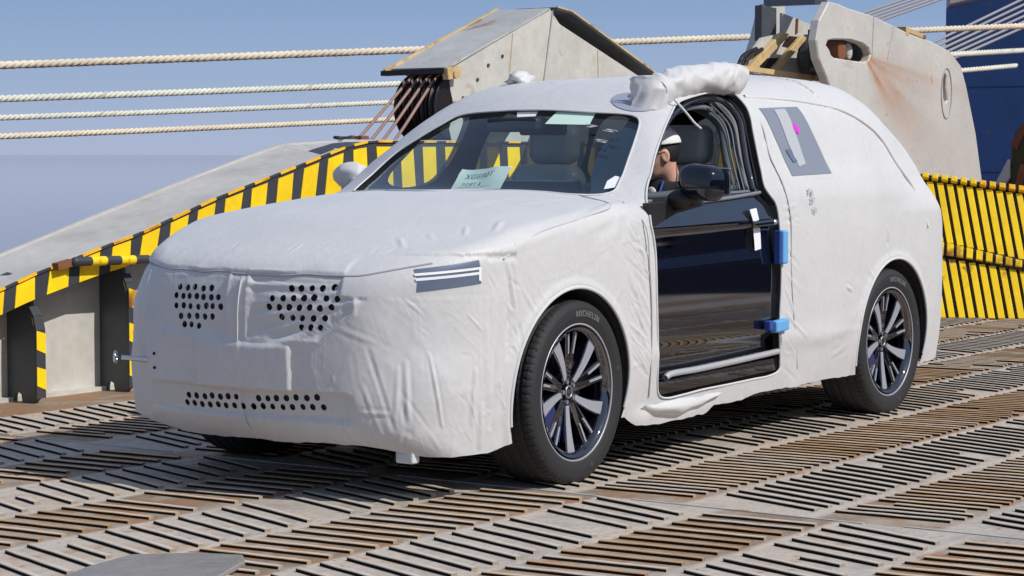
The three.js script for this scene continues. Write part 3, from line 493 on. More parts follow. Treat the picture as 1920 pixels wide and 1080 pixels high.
// ---------------------------------------------------------------- striped panel (right)
{
  const t = thing('hazard_panel', 'upright ramp end panel of yellow slats with black gaps behind the rear wheel', 'panel', [-8.19, 0, 1.59]);
  const le = 27 * Math.PI / 180, nh = V(.93, 0, -.3676), u = V(-.3676, 0, -.93), v = V(0, Math.cos(le), 0).addScaledVector(nh, -Math.sin(le)), n = nh.clone().multiplyScalar(Math.cos(le)).add(V(0, Math.sin(le), 0));
  const B = new THREE.Matrix4().makeBasis(u, v.clone().multiplyScalar(1.05), n); // local frame: along, up the panel, outwards
  const put = g => { g.applyMatrix4(B); return g; };
  const topV = a => 1.25 - .145 * (a + .1), m1 = a => .655 - .24 * a, m2 = a => .545 - .165 * a;
  part('backing', put(plate([[-2.4, -.02], [1.8, -.02], [1.8, topV(1.8)], [-2.4, topV(-2.4)]], 'z', -.05, .05)), M.matteBlack2 = new THREE.MeshStandardMaterial({ color: lin(.02, .018, .012), roughness: .7 }), t);
  reseed(41); const pitch = .0825, wd = .054;
  for (let i = -14; i < 20; i++) {
    const a = i * pitch; if (a < -1.2 || a > 1.55) continue; const vs = (u0, v0) => u0 - .19 * (v0 - .6); const j = () => rr(-.002, .002);
    const slat = (lo, hi, o) => plate([[vs(a + o, lo) + j(), lo], [vs(a + o + wd, lo) + j(), lo], [vs(a + o + wd, hi) + j(), hi], [vs(a + o, hi) + j(), hi]], 'z', 0.001, .022, [], .003);
    part('yellow_slat', put(slat(m1(a) + .012, topV(a) - .015, 0)), M.yellow, t);
    part('yellow_slat', put(slat(.004, m2(a) - .022, -.01)), M.yellow, t);
    part('rail_slat', put(plate([[a - .012, m2(a) + .005], [a + wd - .01, m2(a) - .004], [a + wd - .01, m1(a) - .012], [a - .012, m1(a) - .002]], 'z', .012, .05, [], .004)), M.yellow, t);
    part('cap_slat', put(plate([[a - .16, topV(a - .13) - .008], [a - .16 + wd, topV(a - .13 + wd) - .008], [a - .16 + wd, topV(a - .13 + wd) + .04], [a - .16, topV(a - .13) + .04]], 'z', .0, .06, [], .006)), i > 4 ? M.orange : M.yellow, t);
  }
  part('cap_rail', put(bar([-2.4, topV(-2.4) + .004, .02], [1.8, topV(1.8) + .004, .02], .05, .03)), M.matteBlack2, t);
  part('middle_rail', put(bar([-2.4, (m1(-2.4) + m2(-2.4)) / 2 - .002, .014], [1.8, (m1(1.8) + m2(1.8)) / 2 - .002, .014], .05, .10)), M.matteBlack2, t);
}
{ // dark post and leaning pale plate beyond the panel
  const t = thing('mooring_post', 'dark weathered olive post at the right edge behind the striped panel', 'post', [-13.0, 0, 2.70]);
  part('column', [plate([[-.30, -.3], [.235, -.3], [.235, 1.45], [.20, 1.62], [.10, 1.74], [-.30, 1.74]], 'x', -.2, .3, [], .02)], new THREE.MeshStandardMaterial({ map: steelTex([62, 56, 30], 191, .7), roughness: .8, bumpMap: steelBump, bumpScale: .01 }), t);
  part('worn_band', plate([[.236, 1.5], [.10, 1.735], [.04, 1.735], [.16, 1.45]], 'x', .102, .01), M.steelRust, t); part('worn_band', plate([[.20, 1.0], [.12, 1.3], [.06, 1.28], [.10, 1.0]], 'x', .102, .01), M.steelRust, t);
  const s = thing('leaning_plate', 'pale steel plate leaning beside the dark post behind the panel', 'plate', [-12.9, 0, 3.0]);
  part('plate', plate([[.13, 1.02], [-.045, 1.345], [-.065, 1.33], [-.065, 1.15], [.02, 1.02]], 'x', -.03, .06, [], .008), M.steel, s);
  part('stay', bar([-.05, .2, .06], [-.05, 1.15, -.02], .05, .05, V(1, 0, 0)), M.steelDark, s);
}
// ---------------------------------------------------------------- moored ship's hull far right
{
  const t = thing('moored_ship', 'dark blue hull of a moored ship with a pale upper strake at the far right', 'ship', [-37.2, 0, 14.3]);
  const f = V(-.823, 0, .5676).addScaledVector(V(-.5676, 0, -.823), .225).normalize(), r = f.clone().cross(V(0, 1, 0)), B = new THREE.Matrix4().makeBasis(r, V(0, 1, 0), f.clone().negate());
  const wall = plate([[0, -5], [60, -5], [60, 7.2], [20, 5.6], [.92, 4.82], [0, 4.62]], 'z', -14, 14); wall.applyMatrix4(B); part('hull', wall, M.hull, t);
  const up = plate([[0, 4.63], [.92, 4.83], [20, 5.61], [60, 7.21], [60, 9.5], [0, 7.5]], 'z', -13.9, 13.85, [], .1); up.applyMatrix4(B); part('upper_strake', up, new THREE.MeshStandardMaterial({ map: steelTex([172, 168, 162], 211, .1), roughness: .5 }), t);
  const sm = []; for (const y of [2.9, 1.0, -1]) sm.push(bar([.3, y, .004], [60, y + .6, .004], .02, .03)); for (const x of [3.4, 9, 15]) sm.push(bar([x, -4, .004], [x, 4.6, .004], .02, .03, V(1, 0, 0))); const g = merge(sm); g.applyMatrix4(B); part('plate_seam', g, M.hull, t);
}
{ // unseen low dark wall, added so the black door has something dark to mirror
  const t = thing('added_dark_wall', 'low dark wall out of view, added to darken the reflection in the door', 'ship', [0, 0, -24]);
  part('hull', box(90, 7.7, 6, -12, -.65, -3), new THREE.MeshStandardMaterial({ color: lin(.016, .018, .022), roughness: .6 }), t); part('dark_wall_strip', bar([-57, 2.2, .1], [33, 2.2, .1], .2, .3), M.steelDark, t);
}
// ---------------------------------------------------------------- mooring ropes and wires
function ropeGeo(a, b, r, pitch, sag) {
  a = V(...a); b = V(...b); const L = a.distanceTo(b), n = Math.min(900, Math.ceil(L / pitch * 12)), out = [], d = b.clone().sub(a).normalize(), s = d.clone().cross(V(0, 1, 0)).normalize(), up = s.clone().cross(d);
  for (let k = 0; k < 3; k++) { const pts = []; for (let i = 0; i <= n; i++) { const t = i / n, ph = t * L / pitch * 2 * Math.PI + k * 2.0944, c = a.clone().lerp(b, t); c.y -= sag * 4 * t * (1 - t); c.addScaledVector(s, Math.cos(ph) * r * .44).addScaledVector(up, Math.sin(ph) * r * .44); pts.push(c); } out.push(new THREE.TubeGeometry(new THREE.CatmullRomCurve3(pts), n, r * .60, 6)); }
  const g = merge(out), uv = g.attributes.uv; for (let i = 0; i < uv.count; i++) uv.setXY(i, uv.getX(i) * L * .55, uv.getY(i) * .2); return g;
}
{
  const R = [
    [[6.886, 1.525, 12.519], [-17.766, 3.041, 3.718], .037, .21, M.rope, 'highest and thickest mooring rope, crossing the sky behind the hoist box', .02],
    [[3.0, 1.60, 6.5], [-9.2, 2.17, 6.5], .028, .18, M.ropePale, 'pale greenish mooring rope, second from the top at left', .02],
    [[3.0, 1.50, 6.5], [-9.2, 1.995, 6.5], .023, .16, M.ropePale, 'thin pale mooring rope, third from the top at left', .03],
    [[3.0, 1.375, 6.5], [-9.2, 1.825, 6.5], .024, .16, M.rope, 'lowest tan mooring rope at left, just above the wall', .025],
    [[-18.2, 2.70, 6.5], [-26, 3.16, 6.5], .040, .32, M.ropePale, 'mooring rope in front of the blue hull, below the wire bundle', .0],
    [[-19.2, 2.52, 6.5], [-21.9, 2.70, 6.5], .036, .32, M.ropePale, 'short end of mooring rope in front of the blue hull, lowest there', .0]];
  for (const [a, b, r, p, m, l, s] of R) { const o = new THREE.Mesh(ropeGeo(a, b, r, p, s), m); o.name = numbered('mooring_rope'); o.castShadow = o.receiveShadow = true; scene.add(o); tag(o, l, 'rope', 'mooring ropes'); }
  for (let i = 0; i < 5; i++) { const o = new THREE.Mesh(rod([-15.6 - i * .16, 2.98 - i * .012, 6.5], [-22.5 - i * .16, 4.36 - i * .012, 6.5 - .0], .017, 6), M.wireGrey); o.name = numbered('lifting_wire'); o.castShadow = true; scene.add(o); tag(o, `${['leftmost', 'second from left', 'middle', 'fourth from left', 'rightmost'][i]} thin grey wire of the bundle slanting out above the hinge lug`, 'wire', 'upper bundle of thin wires above the hinge lug'); }
  for (let i = 0; i < 6; i++) { const o = new THREE.Mesh(rod([-17.4 - i * .14, 2.55 - i * .03, 6.5], [-25.5 - i * .2, 4.50 - i * .06, 6.5], .020, 6), M.wireGrey); o.name = numbered('lifting_wire'); o.castShadow = true; scene.add(o); tag(o, `${['uppermost', 'second from top', 'third from top', 'fourth from top', 'fifth from top', 'lowest'][i]} thin grey wire of the bundle slanting across the blue hull`, 'wire', 'lower bundle of thin wires across the hull'); }
}

// ---------------------------------------------------------------- the covered vehicle
const suv = thing('covered_suv', 'large dark suv wrapped in a white fabric transport cover with its black driver door exposed', 'car');
const loop = (pts, n = 160) => smoothLoop(pts, n);
const doorPoly = loop([[.36, 1.60], [.25, 1.652], [.06, 1.69], [-.2, 1.72], [-.34, 1.735], [-.33, 1.67], [-.265, 1.55], [-.20, 1.36], [-.165, 1.25], [-.19, 1.215], [-.25, 1.16], [-.272, 1.0], [-.276, .8], [-.268, .55], [-.30, .40], [-.31, .345], [-.27, .325], [0, .315], [.45, .308], [.82, .305], [.865, .34], [.895, .50], [.918, .75], [.93, 1.0], [.955, 1.12], [.93, 1.175], [.851, 1.238], [.757, 1.309], [.644, 1.406], [.50, 1.513]], 220);
const winPoly = loop([[.905, 1.188], [.86, 1.215], [.70, 1.33], [.56, 1.435], [.43, 1.527], [.30, 1.593], [.19, 1.63], [.06, 1.66], [-.14, 1.682], [-.235, 1.685], [-.262, 1.665], [-.235, 1.58], [-.165, 1.42], [-.115, 1.27], [-.115, 1.235], [-.15, 1.222], [.2, 1.205], [.6, 1.19], [.83, 1.18]], 200);
const doorD = polyDist(doorPoly), winD = polyDist(winPoly);
const doorOutD = polyDist(loop([[.44, 1.585], [.30, 1.675], [.06, 1.73], [-.2, 1.76], [-.39, 1.77], [-.38, 1.67], [-.32, 1.55], [-.255, 1.36], [-.225, 1.25], [-.29, 1.17], [-.315, 1.0], [-.32, .8], [-.31, .55], [-.34, .40], [-.31, .29], [.45, .275], [.88, .275], [.94, .50], [.965, .75], [.98, 1.0], [.995, 1.13], [.97, 1.20], [.88, 1.27], [.68, 1.43]], 160));
const wsPoly = loop([[-.755, 1.238], [-.742, 1.29], [-.715, 1.369], [-.686, 1.455], [-.640, 1.56], [-.595, 1.588], [-.381, 1.608], [-.126, 1.621], [.121, 1.618], [.386, 1.595], [.46, 1.55], [.544, 1.492], [.654, 1.405], [.70, 1.31], [.705, 1.255], [.68, 1.234], [.4, 1.238], [0, 1.243], [-.4, 1.243]], 200);
const wsD = polyDist(wsPoly);
const rwinD = polyDist(loop([[.46, 1.27], [.40, 1.40], [.25, 1.585], [.12, 1.61], [-.06, 1.58], [.04, 1.28]], 60)), rwin2D = polyDist(loop([[-.50, 1.28], [-.56, 1.56], [-.72, 1.56], [-.68, 1.28]], 60)), rglassD = polyDist(loop([[-.30, 1.28], [-.36, 1.62], [-1.2, 1.62], [-1.3, 1.30]], 60));
const rqD = polyDist(loop([[-1.42, 1.30], [-1.38, 1.60], [-1.75, 1.58], [-1.98, 1.36]], 60)), roofD = polyDist(loop([[.25, -.45], [.28, .45], [-1.35, .45], [-1.35, -.45]], 60)), tailD = polyDist(loop([[-.66, 1.28], [-.55, 1.58], [.55, 1.58], [.66, 1.28]], 60));  // roofD is an added opening that lets light into the cabin
const archD = (x, y) => Math.min(Math.hypot(x - 1.585, y - .40) - .448, Math.hypot(x + 1.60, y - .40) - .445);

// vent holes punched in the front of the cover
const holes = [];
{
  const row = (y0, y1, z0, z1, n) => { for (let i = 0; i < n; i++) { const t = n > 1 ? i / (n - 1) : 0; holes.push([mix(z0, z1, t), mix(y0, y1, t)]); } };
  row(.868, .876, -.273, -.472, 5); row(.828, .834, -.19, -.49, 7); row(.790, .797, -.168, -.47, 7); row(.750, .752, -.235, -.44, 5); row(.714, .716, -.33, -.425, 3);
  row(.852, .856, .335, .150, 5); row(.816, .818, .352, .105, 7); row(.776, .780, .350, .085, 7); row(.736, .737, .318, .135, 5); row(.698, .698, .30, .215, 3);
  row(.398, .409, .300, .026, 7); row(.364, .372, .322, .0, 8); row(.412, .431, -.088, -.388, 7); row(.375, .394, -.060, -.412, 8);
  reseed(3); for (const h of holes) { h[0] += rr(-.003, .003); h[1] += rr(-.003, .003); h.push(rr(.0125, .0145)); }
}
const holeD = (y, z) => { let m = 9; for (const h of holes) { const dy = y - h[1]; if (dy > .06 || dy < -.06) continue; const d = Math.hypot(z - h[0], dy) - h[2]; if (d < m) m = d; } return m; };

// folds pressed into the fabric: segments with a width and a height
const folds = [];
function fold(p, q, w, a) { const lo = [0, 1, 2].map(k => Math.min(p[k], q[k]) - w * 3), hi = [0, 1, 2].map(k => Math.max(p[k], q[k]) + w * 3); folds.push({ p, q, w, a, lo, hi }); }
{
  reseed(1234);
  const S = (x, y) => [x, y, zSide(x, y)], SR = (x, y) => [x, y, zSide(x, y, 0, 1)], F = (y, z) => [xFront(y, z), y, z], T = (x, z) => [x, yTop(x, z), z];
  // corner of the bumper: pulled, steep folds
  for (let i = 0; i < 8; i++) { const z = -.60 - .28 * i / 7 + rr(-.02, .02), y = rr(.28, .36), l = rr(.12, .38); fold(F(y, z), F(y + l, z + rr(-.02, .12)), rr(.006, .011), rr(-.007, .009)); }
  for (let i = 0; i < 5; i++) { const z = -.46 - .02 * i; fold(F(.30 + rr(-.02, .02), z), F(.38 + rr(0, .14), z + rr(-.01, .02)), .006, rr(-.006, .008)); }
  for (let i = 0; i < 8; i++) { const x = rr(1.99, 2.24), y = rr(.22, .6); fold(S(x, y), S(x - rr(-.02, .05), y + rr(.15, .4)), rr(.008, .018), rr(-.009, .012)); }
  // front: tension lines running to the lamp corner and gathers above the grille
  for (let i = 0; i < 7; i++) fold(F(.74 + .02 * i, -.45 - .03 * i), F(.60 + .035 * i, -.08 - rr(0, .08)), rr(.012, .022), rr(.004, .010) * (i % 2 ? -1 : 1));
  for (let i = 0; i < 9; i++) { const y = rr(.82, .90); fold(F(y, -.03 - rr(0, .05)), F(y - rr(-.02, .05), -.32 - rr(0, .2)), rr(.008, .014), rr(-.007, .009)); }
  for (let i = 0; i < 9; i++) { const z = rr(-.8, -.3), y = rr(.35, .85), a = rr(-.6, .9), l = rr(.08, .3); fold(F(y, z), F(clamp(y + Math.sin(a) * l, .25, .9), clamp(z + Math.cos(a) * l, -.82, .3)), rr(.007, .014), rr(-.004, .007)); }
  for (let i = 0; i < 10; i++) { const z = rr(.05, .65), y = rr(.5, .85), l = rr(.1, .25); fold(F(y, z), F(y - l * .4, clamp(z + l, -.5, .72)), rr(.012, .02), rr(-.003, .005)); }
  // lower lip: little crumples near the hem
  for (let i = 0; i < 12; i++) { const z = rr(-.85, .1), y = rr(.22, .30); fold(F(y, z), F(y + rr(.04, .12), z + rr(-.05, .03)), rr(.006, .012), rr(-.006, .008)); }
  // gathers along the hood's front seam
  for (const z of [-.14, -.17, -.30, -.54, -.60, -.64, .16]) { const x = 2.50 - rr(0, .03) - .25 * z * z; fold(T(x, z), T(x - rr(.03, .08), z + rr(-.03, .03)), rr(.005, .008), rr(-.006, .006)); }
  for (let i = 0; i < 12; i++) { const z = -.62 - .026 * i, x = 2.32 - .035 * i; if (i % 3) continue; fold(T(x, Math.max(z, -.86)), T(x - rr(.04, .16), Math.max(z, -.86) + rr(.02, .08)), rr(.007, .012), rr(-.007, .009)); }
  // hood: long soft tension lines towards the cowl corner
  for (let i = 0; i < 6; i++) fold(T(rr(1.5, 2.0), rr(-.75, -.3)), T(rr(1.18, 1.45), rr(-.78, -.5)), rr(.02, .035), rr(-.002, .003));
  // fender and the edge of the door opening
  for (let i = 0; i < 26; i++) { const y = .42 + .032 * i; fold(S(.965 + rr(0, .03), y), S(1.06 + rr(0, .16), y + rr(.05, .28)), rr(.007, .014), rr(-.006, .008)); }
  for (let i = 0; i < 6; i++) fold(S(1.0 + .022 * i, .45 + rr(0, .2)), S(1.03 + .022 * i, 1.0 + rr(0, .12)), rr(.008, .013), rr(-.005, .007));
  for (let i = 0; i < 7; i++) fold(S(rr(1.1, 1.9), rr(.95, 1.08)), S(rr(1.05, 1.25), rr(1.1, 1.2)), rr(.02, .04), rr(-.004, .006));
  fold(S(2.02, 1.03), S(1.5, 1.12), .02, .006); fold(S(1.5, 1.12), S(1.08, 1.19), .02, .008); fold(S(2.06, .98), S(1.99, .72), .012, .010); fold(S(2.03, .95), S(1.97, .60), .010, -.008);
  for (let i = 0; i < 6; i++) fold(S(2.0 + rr(-.06, .06), .9 - i * .05), S(2.0 + rr(-.05, .05), .86 - i * .05), .008, rr(-.008, .012));
  // pillar, behind the door, around the rear patch, rear quarter
  for (let i = 0; i < 12; i++) fold(S(.99 - .04 * i, 1.235 + .032 * i), S(1.02 - .04 * i + rr(-.05, .02), 1.29 + .033 * i), rr(.008, .014), rr(-.006, .007));
  for (let i = 0; i < 14; i++) { const y = .36 + .065 * i; fold(S(-.315 - rr(0, .02), y), S(-.40 - rr(0, .16), y + rr(-.14, .14)), rr(.007, .014), rr(-.006, .006)); }
  for (let i = 0; i < 7; i++) fold(S(-.28 - .02 * i, 1.62 - .05 * i), S(-.31 - .022 * i, 1.25 + rr(-.1, .1)), rr(.008, .016), rr(-.007, .008));
  for (let i = 0; i < 14; i++) { const x = rr(-2.1, -.9), y = rr(.95, 1.6); fold(S(x, y), S(x + rr(-.05, .05), y - rr(.12, .4)), rr(.018, .04), rr(-.004, .004)); }
  for (let i = 0; i < 8; i++) { const x = rr(-1.15, -.6), y = rr(.35, .62); fold(S(x, y), S(x + rr(-.3, -.1), y + rr(-.02, .14)), rr(.015, .03), rr(-.005, .006)); }
  for (let i = 0; i < 22; i++) { const a = rr(.15, 3.0); const cx = i & 1 ? 1.585 : -1.6; fold(S(cx + Math.cos(a) * .46, .4 + Math.sin(a) * .46), S(cx + Math.cos(a) * rr(.52, .6), .4 + Math.sin(a) * rr(.52, .6)), rr(.007, .012), rr(-.004, .006)); }
  fold(S(-1.50, .95), S(-1.5, 1.02), .012, .012); fold(S(-1.06, .70), S(-1.0, .72), .01, .010);
  // fine, sharp creases: pulled across the nose, round the bumper's corner and along every edge
  for (let i = 0; i < 46; i++) { const z = rr(-.84, -.12), y = rr(.32, .88), toLamp = Math.atan2(.92 - y, -.72 - z), a = toLamp + rr(-.5, .5), l = rr(.06, .24); fold(F(y, z), F(clamp(y + Math.sin(a) * l, .27, .9), clamp(z + Math.cos(a) * l, -.88, .1)), rr(.0038, .006), rr(-.0035, .006)); }
  for (let i = 0; i < 22; i++) { const z = rr(-.1, .7), y = rr(.30, .62), a = rr(-.4, .4) + (rnd() < .5 ? 0 : 1.4), l = rr(.05, .18); fold(F(y, z), F(clamp(y + Math.sin(a) * l, .27, .9), clamp(z + Math.cos(a) * l, -.6, .74)), rr(.004, .006), rr(-.003, .004)); }
  for (let i = 0; i < 30; i++) { const x = rr(2.0, 2.36), y = rr(.3, .9); fold(S(x, y), S(x - rr(-.06, .06), clamp(y + rr(-.2, .2), .25, .95)), rr(.0038, .006), rr(-.004, .006)); }
  for (let i = 0; i < 34; i++) { const y = rr(.35, 1.15), l = rr(.05, .2); fold(S(.97 + rr(0, .05), y), S(1.02 + rr(.02, .2), y + l), rr(.0036, .0055), rr(-.0045, .006)); }
  for (let i = 0; i < 30; i++) { const y = rr(.35, 1.55); fold(S(-.31 - rr(0, .05), y), S(-.36 - rr(.02, .18), y + rr(-.12, .16)), rr(.0036, .0055), rr(-.004, .005)); }
  for (let i = 0; i < 40; i++) { const x = rr(-2.2, -.6), y = rr(.35, 1.6), a = rr(.9, 2.2), l = rr(.06, .22); fold(S(x, y), S(x + Math.cos(a) * l, clamp(y - Math.sin(a) * l, .28, 1.65)), rr(.004, .007), rr(-.0022, .003)); }
  for (let i = 0; i < 20; i++) { const x = rr(1.0, 2.0), y = rr(.86, 1.08), l = rr(.08, .3); fold(S(x, y), S(x - l, y + l * rr(.0, .4)), rr(.004, .007), rr(-.002, .003)); }
  // roof edge
  for (let i = 0; i < 12; i++) { const x = rr(-1.8, -.5); fold([x, 1.70, zSide(x, 1.70)], [x + rr(-.06, .06), 1.62, zSide(x, 1.62)], rr(.012, .02), rr(-.004, .005)); }
  for (let i = 0; i < 6; i++) { const z = rr(-.5, .5); fold(T(.3, z), T(-.2, z + rr(-.1, .1)), rr(.03, .06), rr(-.003, .004)); }
}
function foldD(x, y, z) {
  let s = 0;
  for (const f of folds) {
    const { lo, hi } = f; if (x < lo[0] || x > hi[0] || y < lo[1] || y > hi[1] || z < lo[2] || z > hi[2]) continue;
    const { p, q, w } = f, ex = q[0] - p[0], ey = q[1] - p[1], ez = q[2] - p[2]; const t = clamp(((x - p[0]) * ex + (y - p[1]) * ey + (z - p[2]) * ez) / (ex * ex + ey * ey + ez * ez), 0, 1);
    const d = Math.hypot(x - p[0] - t * ex, y - p[1] - t * ey, z - p[2] - t * ez) / w; if (d > 3) continue;
    s += f.a * (Math.exp(-d * d) - .35 * Math.exp(-((d - 1.7) ** 2) * 1.5)) * (.35 + .65 * Math.sin(Math.PI * clamp(t * .9 + .08, 0, 1)));
  }
  return clamp(s, -.018, .02);
}
// emboss: the shapes of the car that show through the cloth, its seams
function embossD(x, y, z) {
  let s = 0;
  if (x > 2.0 && y < 1.08) {
    const az = Math.abs(z), t = sstep(2.2, 2.35, x);
    const lip = .928 + .012 * sstep(-.4, -.75, z) + .06 * sstep(-.55, -.95, z) + .014 * sstep(.35, .7, z) + .004 * noise3(z * 9, 1, 1);
    s += .008 * sstep(lip - .007, lip + .005, y) * sstep(lip + .10, lip + .02, y) - .005 * Math.exp(-(((y - lip + .010) / .012) ** 2));
    s += t * .016 * sstep(.262, .245, Math.abs(z + .03)) * sstep(.435, .45, y) * sstep(.655, .625, y); // number plate carrier
    s += -t * .02 * sstep(.452, .442, y) * sstep(.325, .345, y) * sstep(.56, .50, Math.abs(z + .01)); // lower intake
    s += t * .004 * Math.exp(-(((z + .018) / .006) ** 2)) * sstep(.93, .9, y); // middle seam
    for (const sg of [-1, 1]) { const zz = z * sg; const e = Math.max(Math.abs(zz - .31) - .26, Math.abs(y - .79) - .135, (.655 - y) + (zz - .42) * .8); s += t * .005 * Math.exp(-((e / .008) ** 2)) - t * .008 * sstep(0, -.04, e); }
    s += t * .012 * sstep(.66, .5, y) * sstep(.62, .78, az) * sstep(.3, .45, y); // bumper corners stand proud
  }
  if (Math.abs(z) > .6) { const d = archD(x, y); s += .010 * Math.exp(-(((d - .012) / .022) ** 2)); // wheel arch lips
    s += .008 * Math.exp(-(((y - .50 - .03 * x * .3) / .05) ** 2)) * sstep(-1.1, -.9, x) * sstep(1.1, .9, x); }
  return s;
}
const sag = (x, y, z) => { // loose flap hanging below the door
  const k = z < -.5 ? sstep(.30, .42, x) * sstep(1.10, .95, x) : 0; return k * sstep(.30, .22, y) * (.018 + .010 * noise3(x * 7, y * 5, 3));
};
function clothD(x, y, z) {
  if (z < -.5 && ((x > 2.16 && y > .84 && y < 1.0) || (x < -.40 && x > -.96 && y > 1.28 && y < 1.66))) return .004; // clear film windows lie flat
  const big = fbm(x * 2.2, y * 2.6, z * 2.2, 3) * .005; const r = fbm(x * 6.5 + 3, y * 5, z * 6.5, 3); const rid = (1 - Math.abs(r) * 2.6); const fine = fbm(x * 17, y * 15, z * 17, 3) * .0009;
  const amp = mix(.7, 1.2, sstep(1.9, 2.2, x)) * mix(1, .25, sstep(.96, 1.04, y) * sstep(.9, 1.1, x));
  return .004 + big + (rid > 0 ? rid * rid * .0016 * amp : 0) + fine * amp + .72 * foldD(x, y, z) + embossD(x, y, z) + sag(x, y, z);
}
const hemY = (x, z) => .245 - .03 * sstep(1.8, 2.2, x) + .007 * noise3(x * 6, z * 6, 2) + .003 * noise3(x * 22, z * 22, 5) - (z < 0 ? .02 * sstep(1.9, 2.15, x) * sstep(-.55, -.85, z) : 0) + (z > .35 ? .055 * sstep(.35, .75, z) * sstep(1.8, 2.2, x) : 0) - (z < 0 ? .055 * sstep(.30, .45, x) * sstep(1.15, 1.0, x) + .02 * sstep(-.1, .05, x) * sstep(.5, .3, x) : 0) + .015 * sstep(1.9, 2.4, x) * (1 - sstep(-.55, -.85, z));
{
  const m = surfaceNets(bodyF, [-2.76, .08, -1.1], [2.76, 1.95, 1.1], .0088);
  const n = m.pos.length / 3, P = m.pos, N = m.nor;
  for (let i = 0; i < n; i++) { const k = 3 * i; if (P[k + 1] < .12) continue; const d = clothD(P[k], P[k + 1], P[k + 2]); P[k] += N[k] * d; P[k + 1] += N[k + 1] * d; P[k + 2] += N[k + 2] * d; }
  const A = new Float32Array(3 * n); // area weighted normals of the folded cloth
  for (let t = 0; t < m.idx.length; t += 3) { const a = 3 * m.idx[t], b = 3 * m.idx[t + 1], c = 3 * m.idx[t + 2]; const ux = P[b] - P[a], uy = P[b + 1] - P[a + 1], uz = P[b + 2] - P[a + 2], vx = P[c] - P[a], vy = P[c + 1] - P[a + 1], vz = P[c + 2] - P[a + 2]; const x = uy * vz - uz * vy, y = uz * vx - ux * vz, z = ux * vy - uy * vx; for (const q of [a, b, c]) { A[q] += x; A[q + 1] += y; A[q + 2] += z; } }
  for (let i = 0; i < n; i++) { const k = 3 * i, l = Math.hypot(A[k], A[k + 1], A[k + 2]) || 1; let s = A[k] * N[k] + A[k + 1] * N[k + 1] + A[k + 2] * N[k + 2] < 0 ? -1 : 1; N[k] = s * A[k] / l; N[k + 1] = s * A[k + 1] / l; N[k + 2] = s * A[k + 2] / l; }
  const g = (x, y, z) => {
    let d = y - hemY(x, z); const az = Math.abs(z);
    if (az > .55) d = Math.min(d, archD(x, y));
    if (z < -.3 && x < 1.2 && x > -.6) d = Math.min(d, doorD(x, y));
    if (x > .3 && y > 1.2 && x < 1.6) d = Math.min(d, wsD(z, y));
    if (z > .4 && y > 1.2) d = Math.min(d, rwinD(x, y), rwin2D(x, y));
    if (x > 2.3 && y < .95) d = Math.min(d, holeD(y, z));
    return d;
  };
  part('protective_cover', boxUV(clipMesh(m, g, .006)), M.cloth, suv);
}
// hems: rolled edges of the cover
const onSide = (pts, off, s = -1) => pts.map(p => V(p[0], p[1], zSide(p[0], p[1], off, s)));
function closedTube(pts, r, seg, mat, name) { return part(name, new THREE.TubeGeometry(new THREE.CatmullRomCurve3(pts, true, 'centripetal'), seg, r, 7, true), mat, suv); }
closedTube(onSide(doorPoly.filter((p, i) => i % 3 === 0), .005), .0055, 400, M.hem, 'door_hem');
closedTube(wsPoly.filter((p, i) => i % 3 === 0).map(p => { let a = .2, b = 1.6; for (let i = 0; i < 24; i++) { const q = (a + b) / 2; if (bodyF(q, p[1], p[0]) < .006) a = q; else b = q; } return V(a, p[1], p[0]); }), .0045, 300, M.hem, 'windscreen_hem');
for (const [cx, nm] of [[1.585, 'wheel_arch_hem'], [-1.60, 'wheel_arch_hem']]) { const pts = []; for (let i = 0; i <= 36; i++) { const a = mix(-.35, Math.PI + .35, i / 36); const x = cx + Math.cos(a) * .446, y = .40 + Math.sin(a) * .446; if (y > .27) pts.push(V(x, y, zSide(x, y, .012))); } part(nm, new THREE.TubeGeometry(new THREE.CatmullRomCurve3(pts), 90, .008, 7), M.hem, suv); }
// welts and stitched seams
part('roof_seam', tube(onSide([[-.40, 1.695], [-.70, 1.692], [-1.0, 1.68], [-1.4, 1.63], [-1.66, 1.52], [-1.84, 1.346], [-1.97, 1.22], [-2.05, 1.0]], .005), .010, 80, 9), M.hem, suv);
part('side_seam', tube(onSide([[-.40, 1.70], [-.36, 1.55], [-.33, 1.4], [-.355, 1.25], [-.385, 1.1], [-.375, .85], [-.41, .6], [-.44, .5], [-.50, .33]], .007), .0035, 80, 6), M.thread, suv);
part('side_seam', tube(onSide([[1.04, 1.20], [1.015, 1.1], [.985, .9], [.965, .7], [.955, .45], [.94, .32]], .010), .004, 60, 6), M.hem, suv);
part('hood_seam', tube(onSide([[2.08, .985], [1.86, 1.077], [1.5, 1.135], [1.2, 1.185], [1.06, 1.225]], .006), .003, 60, 6), M.hem, suv);
{ const pts = []; for (let i = 0; i <= 30; i++) { const y = mix(.90, .27, i / 30); pts.push(V(xFront(y, -.018, .011), y, -.018 + .004 * noise3(y * 8, 1, 1))); } part('front_seam', new THREE.TubeGeometry(new THREE.CatmullRomCurve3(pts), 60, .004, 6), M.hem, suv); }
{ // dark line of the shut edge under the hood's lip
  const lipY = z => .928 + .012 * sstep(-.4, -.75, z) + .06 * sstep(-.55, -.95, z) + .014 * sstep(.35, .7, z) + .004 * noise3(z * 9, 1, 1); const pts = []; for (let i = 0; i <= 60; i++) { const z = mix(.68, -.80, i / 60), y = lipY(z) - .006; pts.push(V(xFront(y, z, .003), y, z)); }
  part('hood_edge_line', new THREE.TubeGeometry(new THREE.CatmullRomCurve3(pts), 140, .0045, 6), M.thread, suv);
}
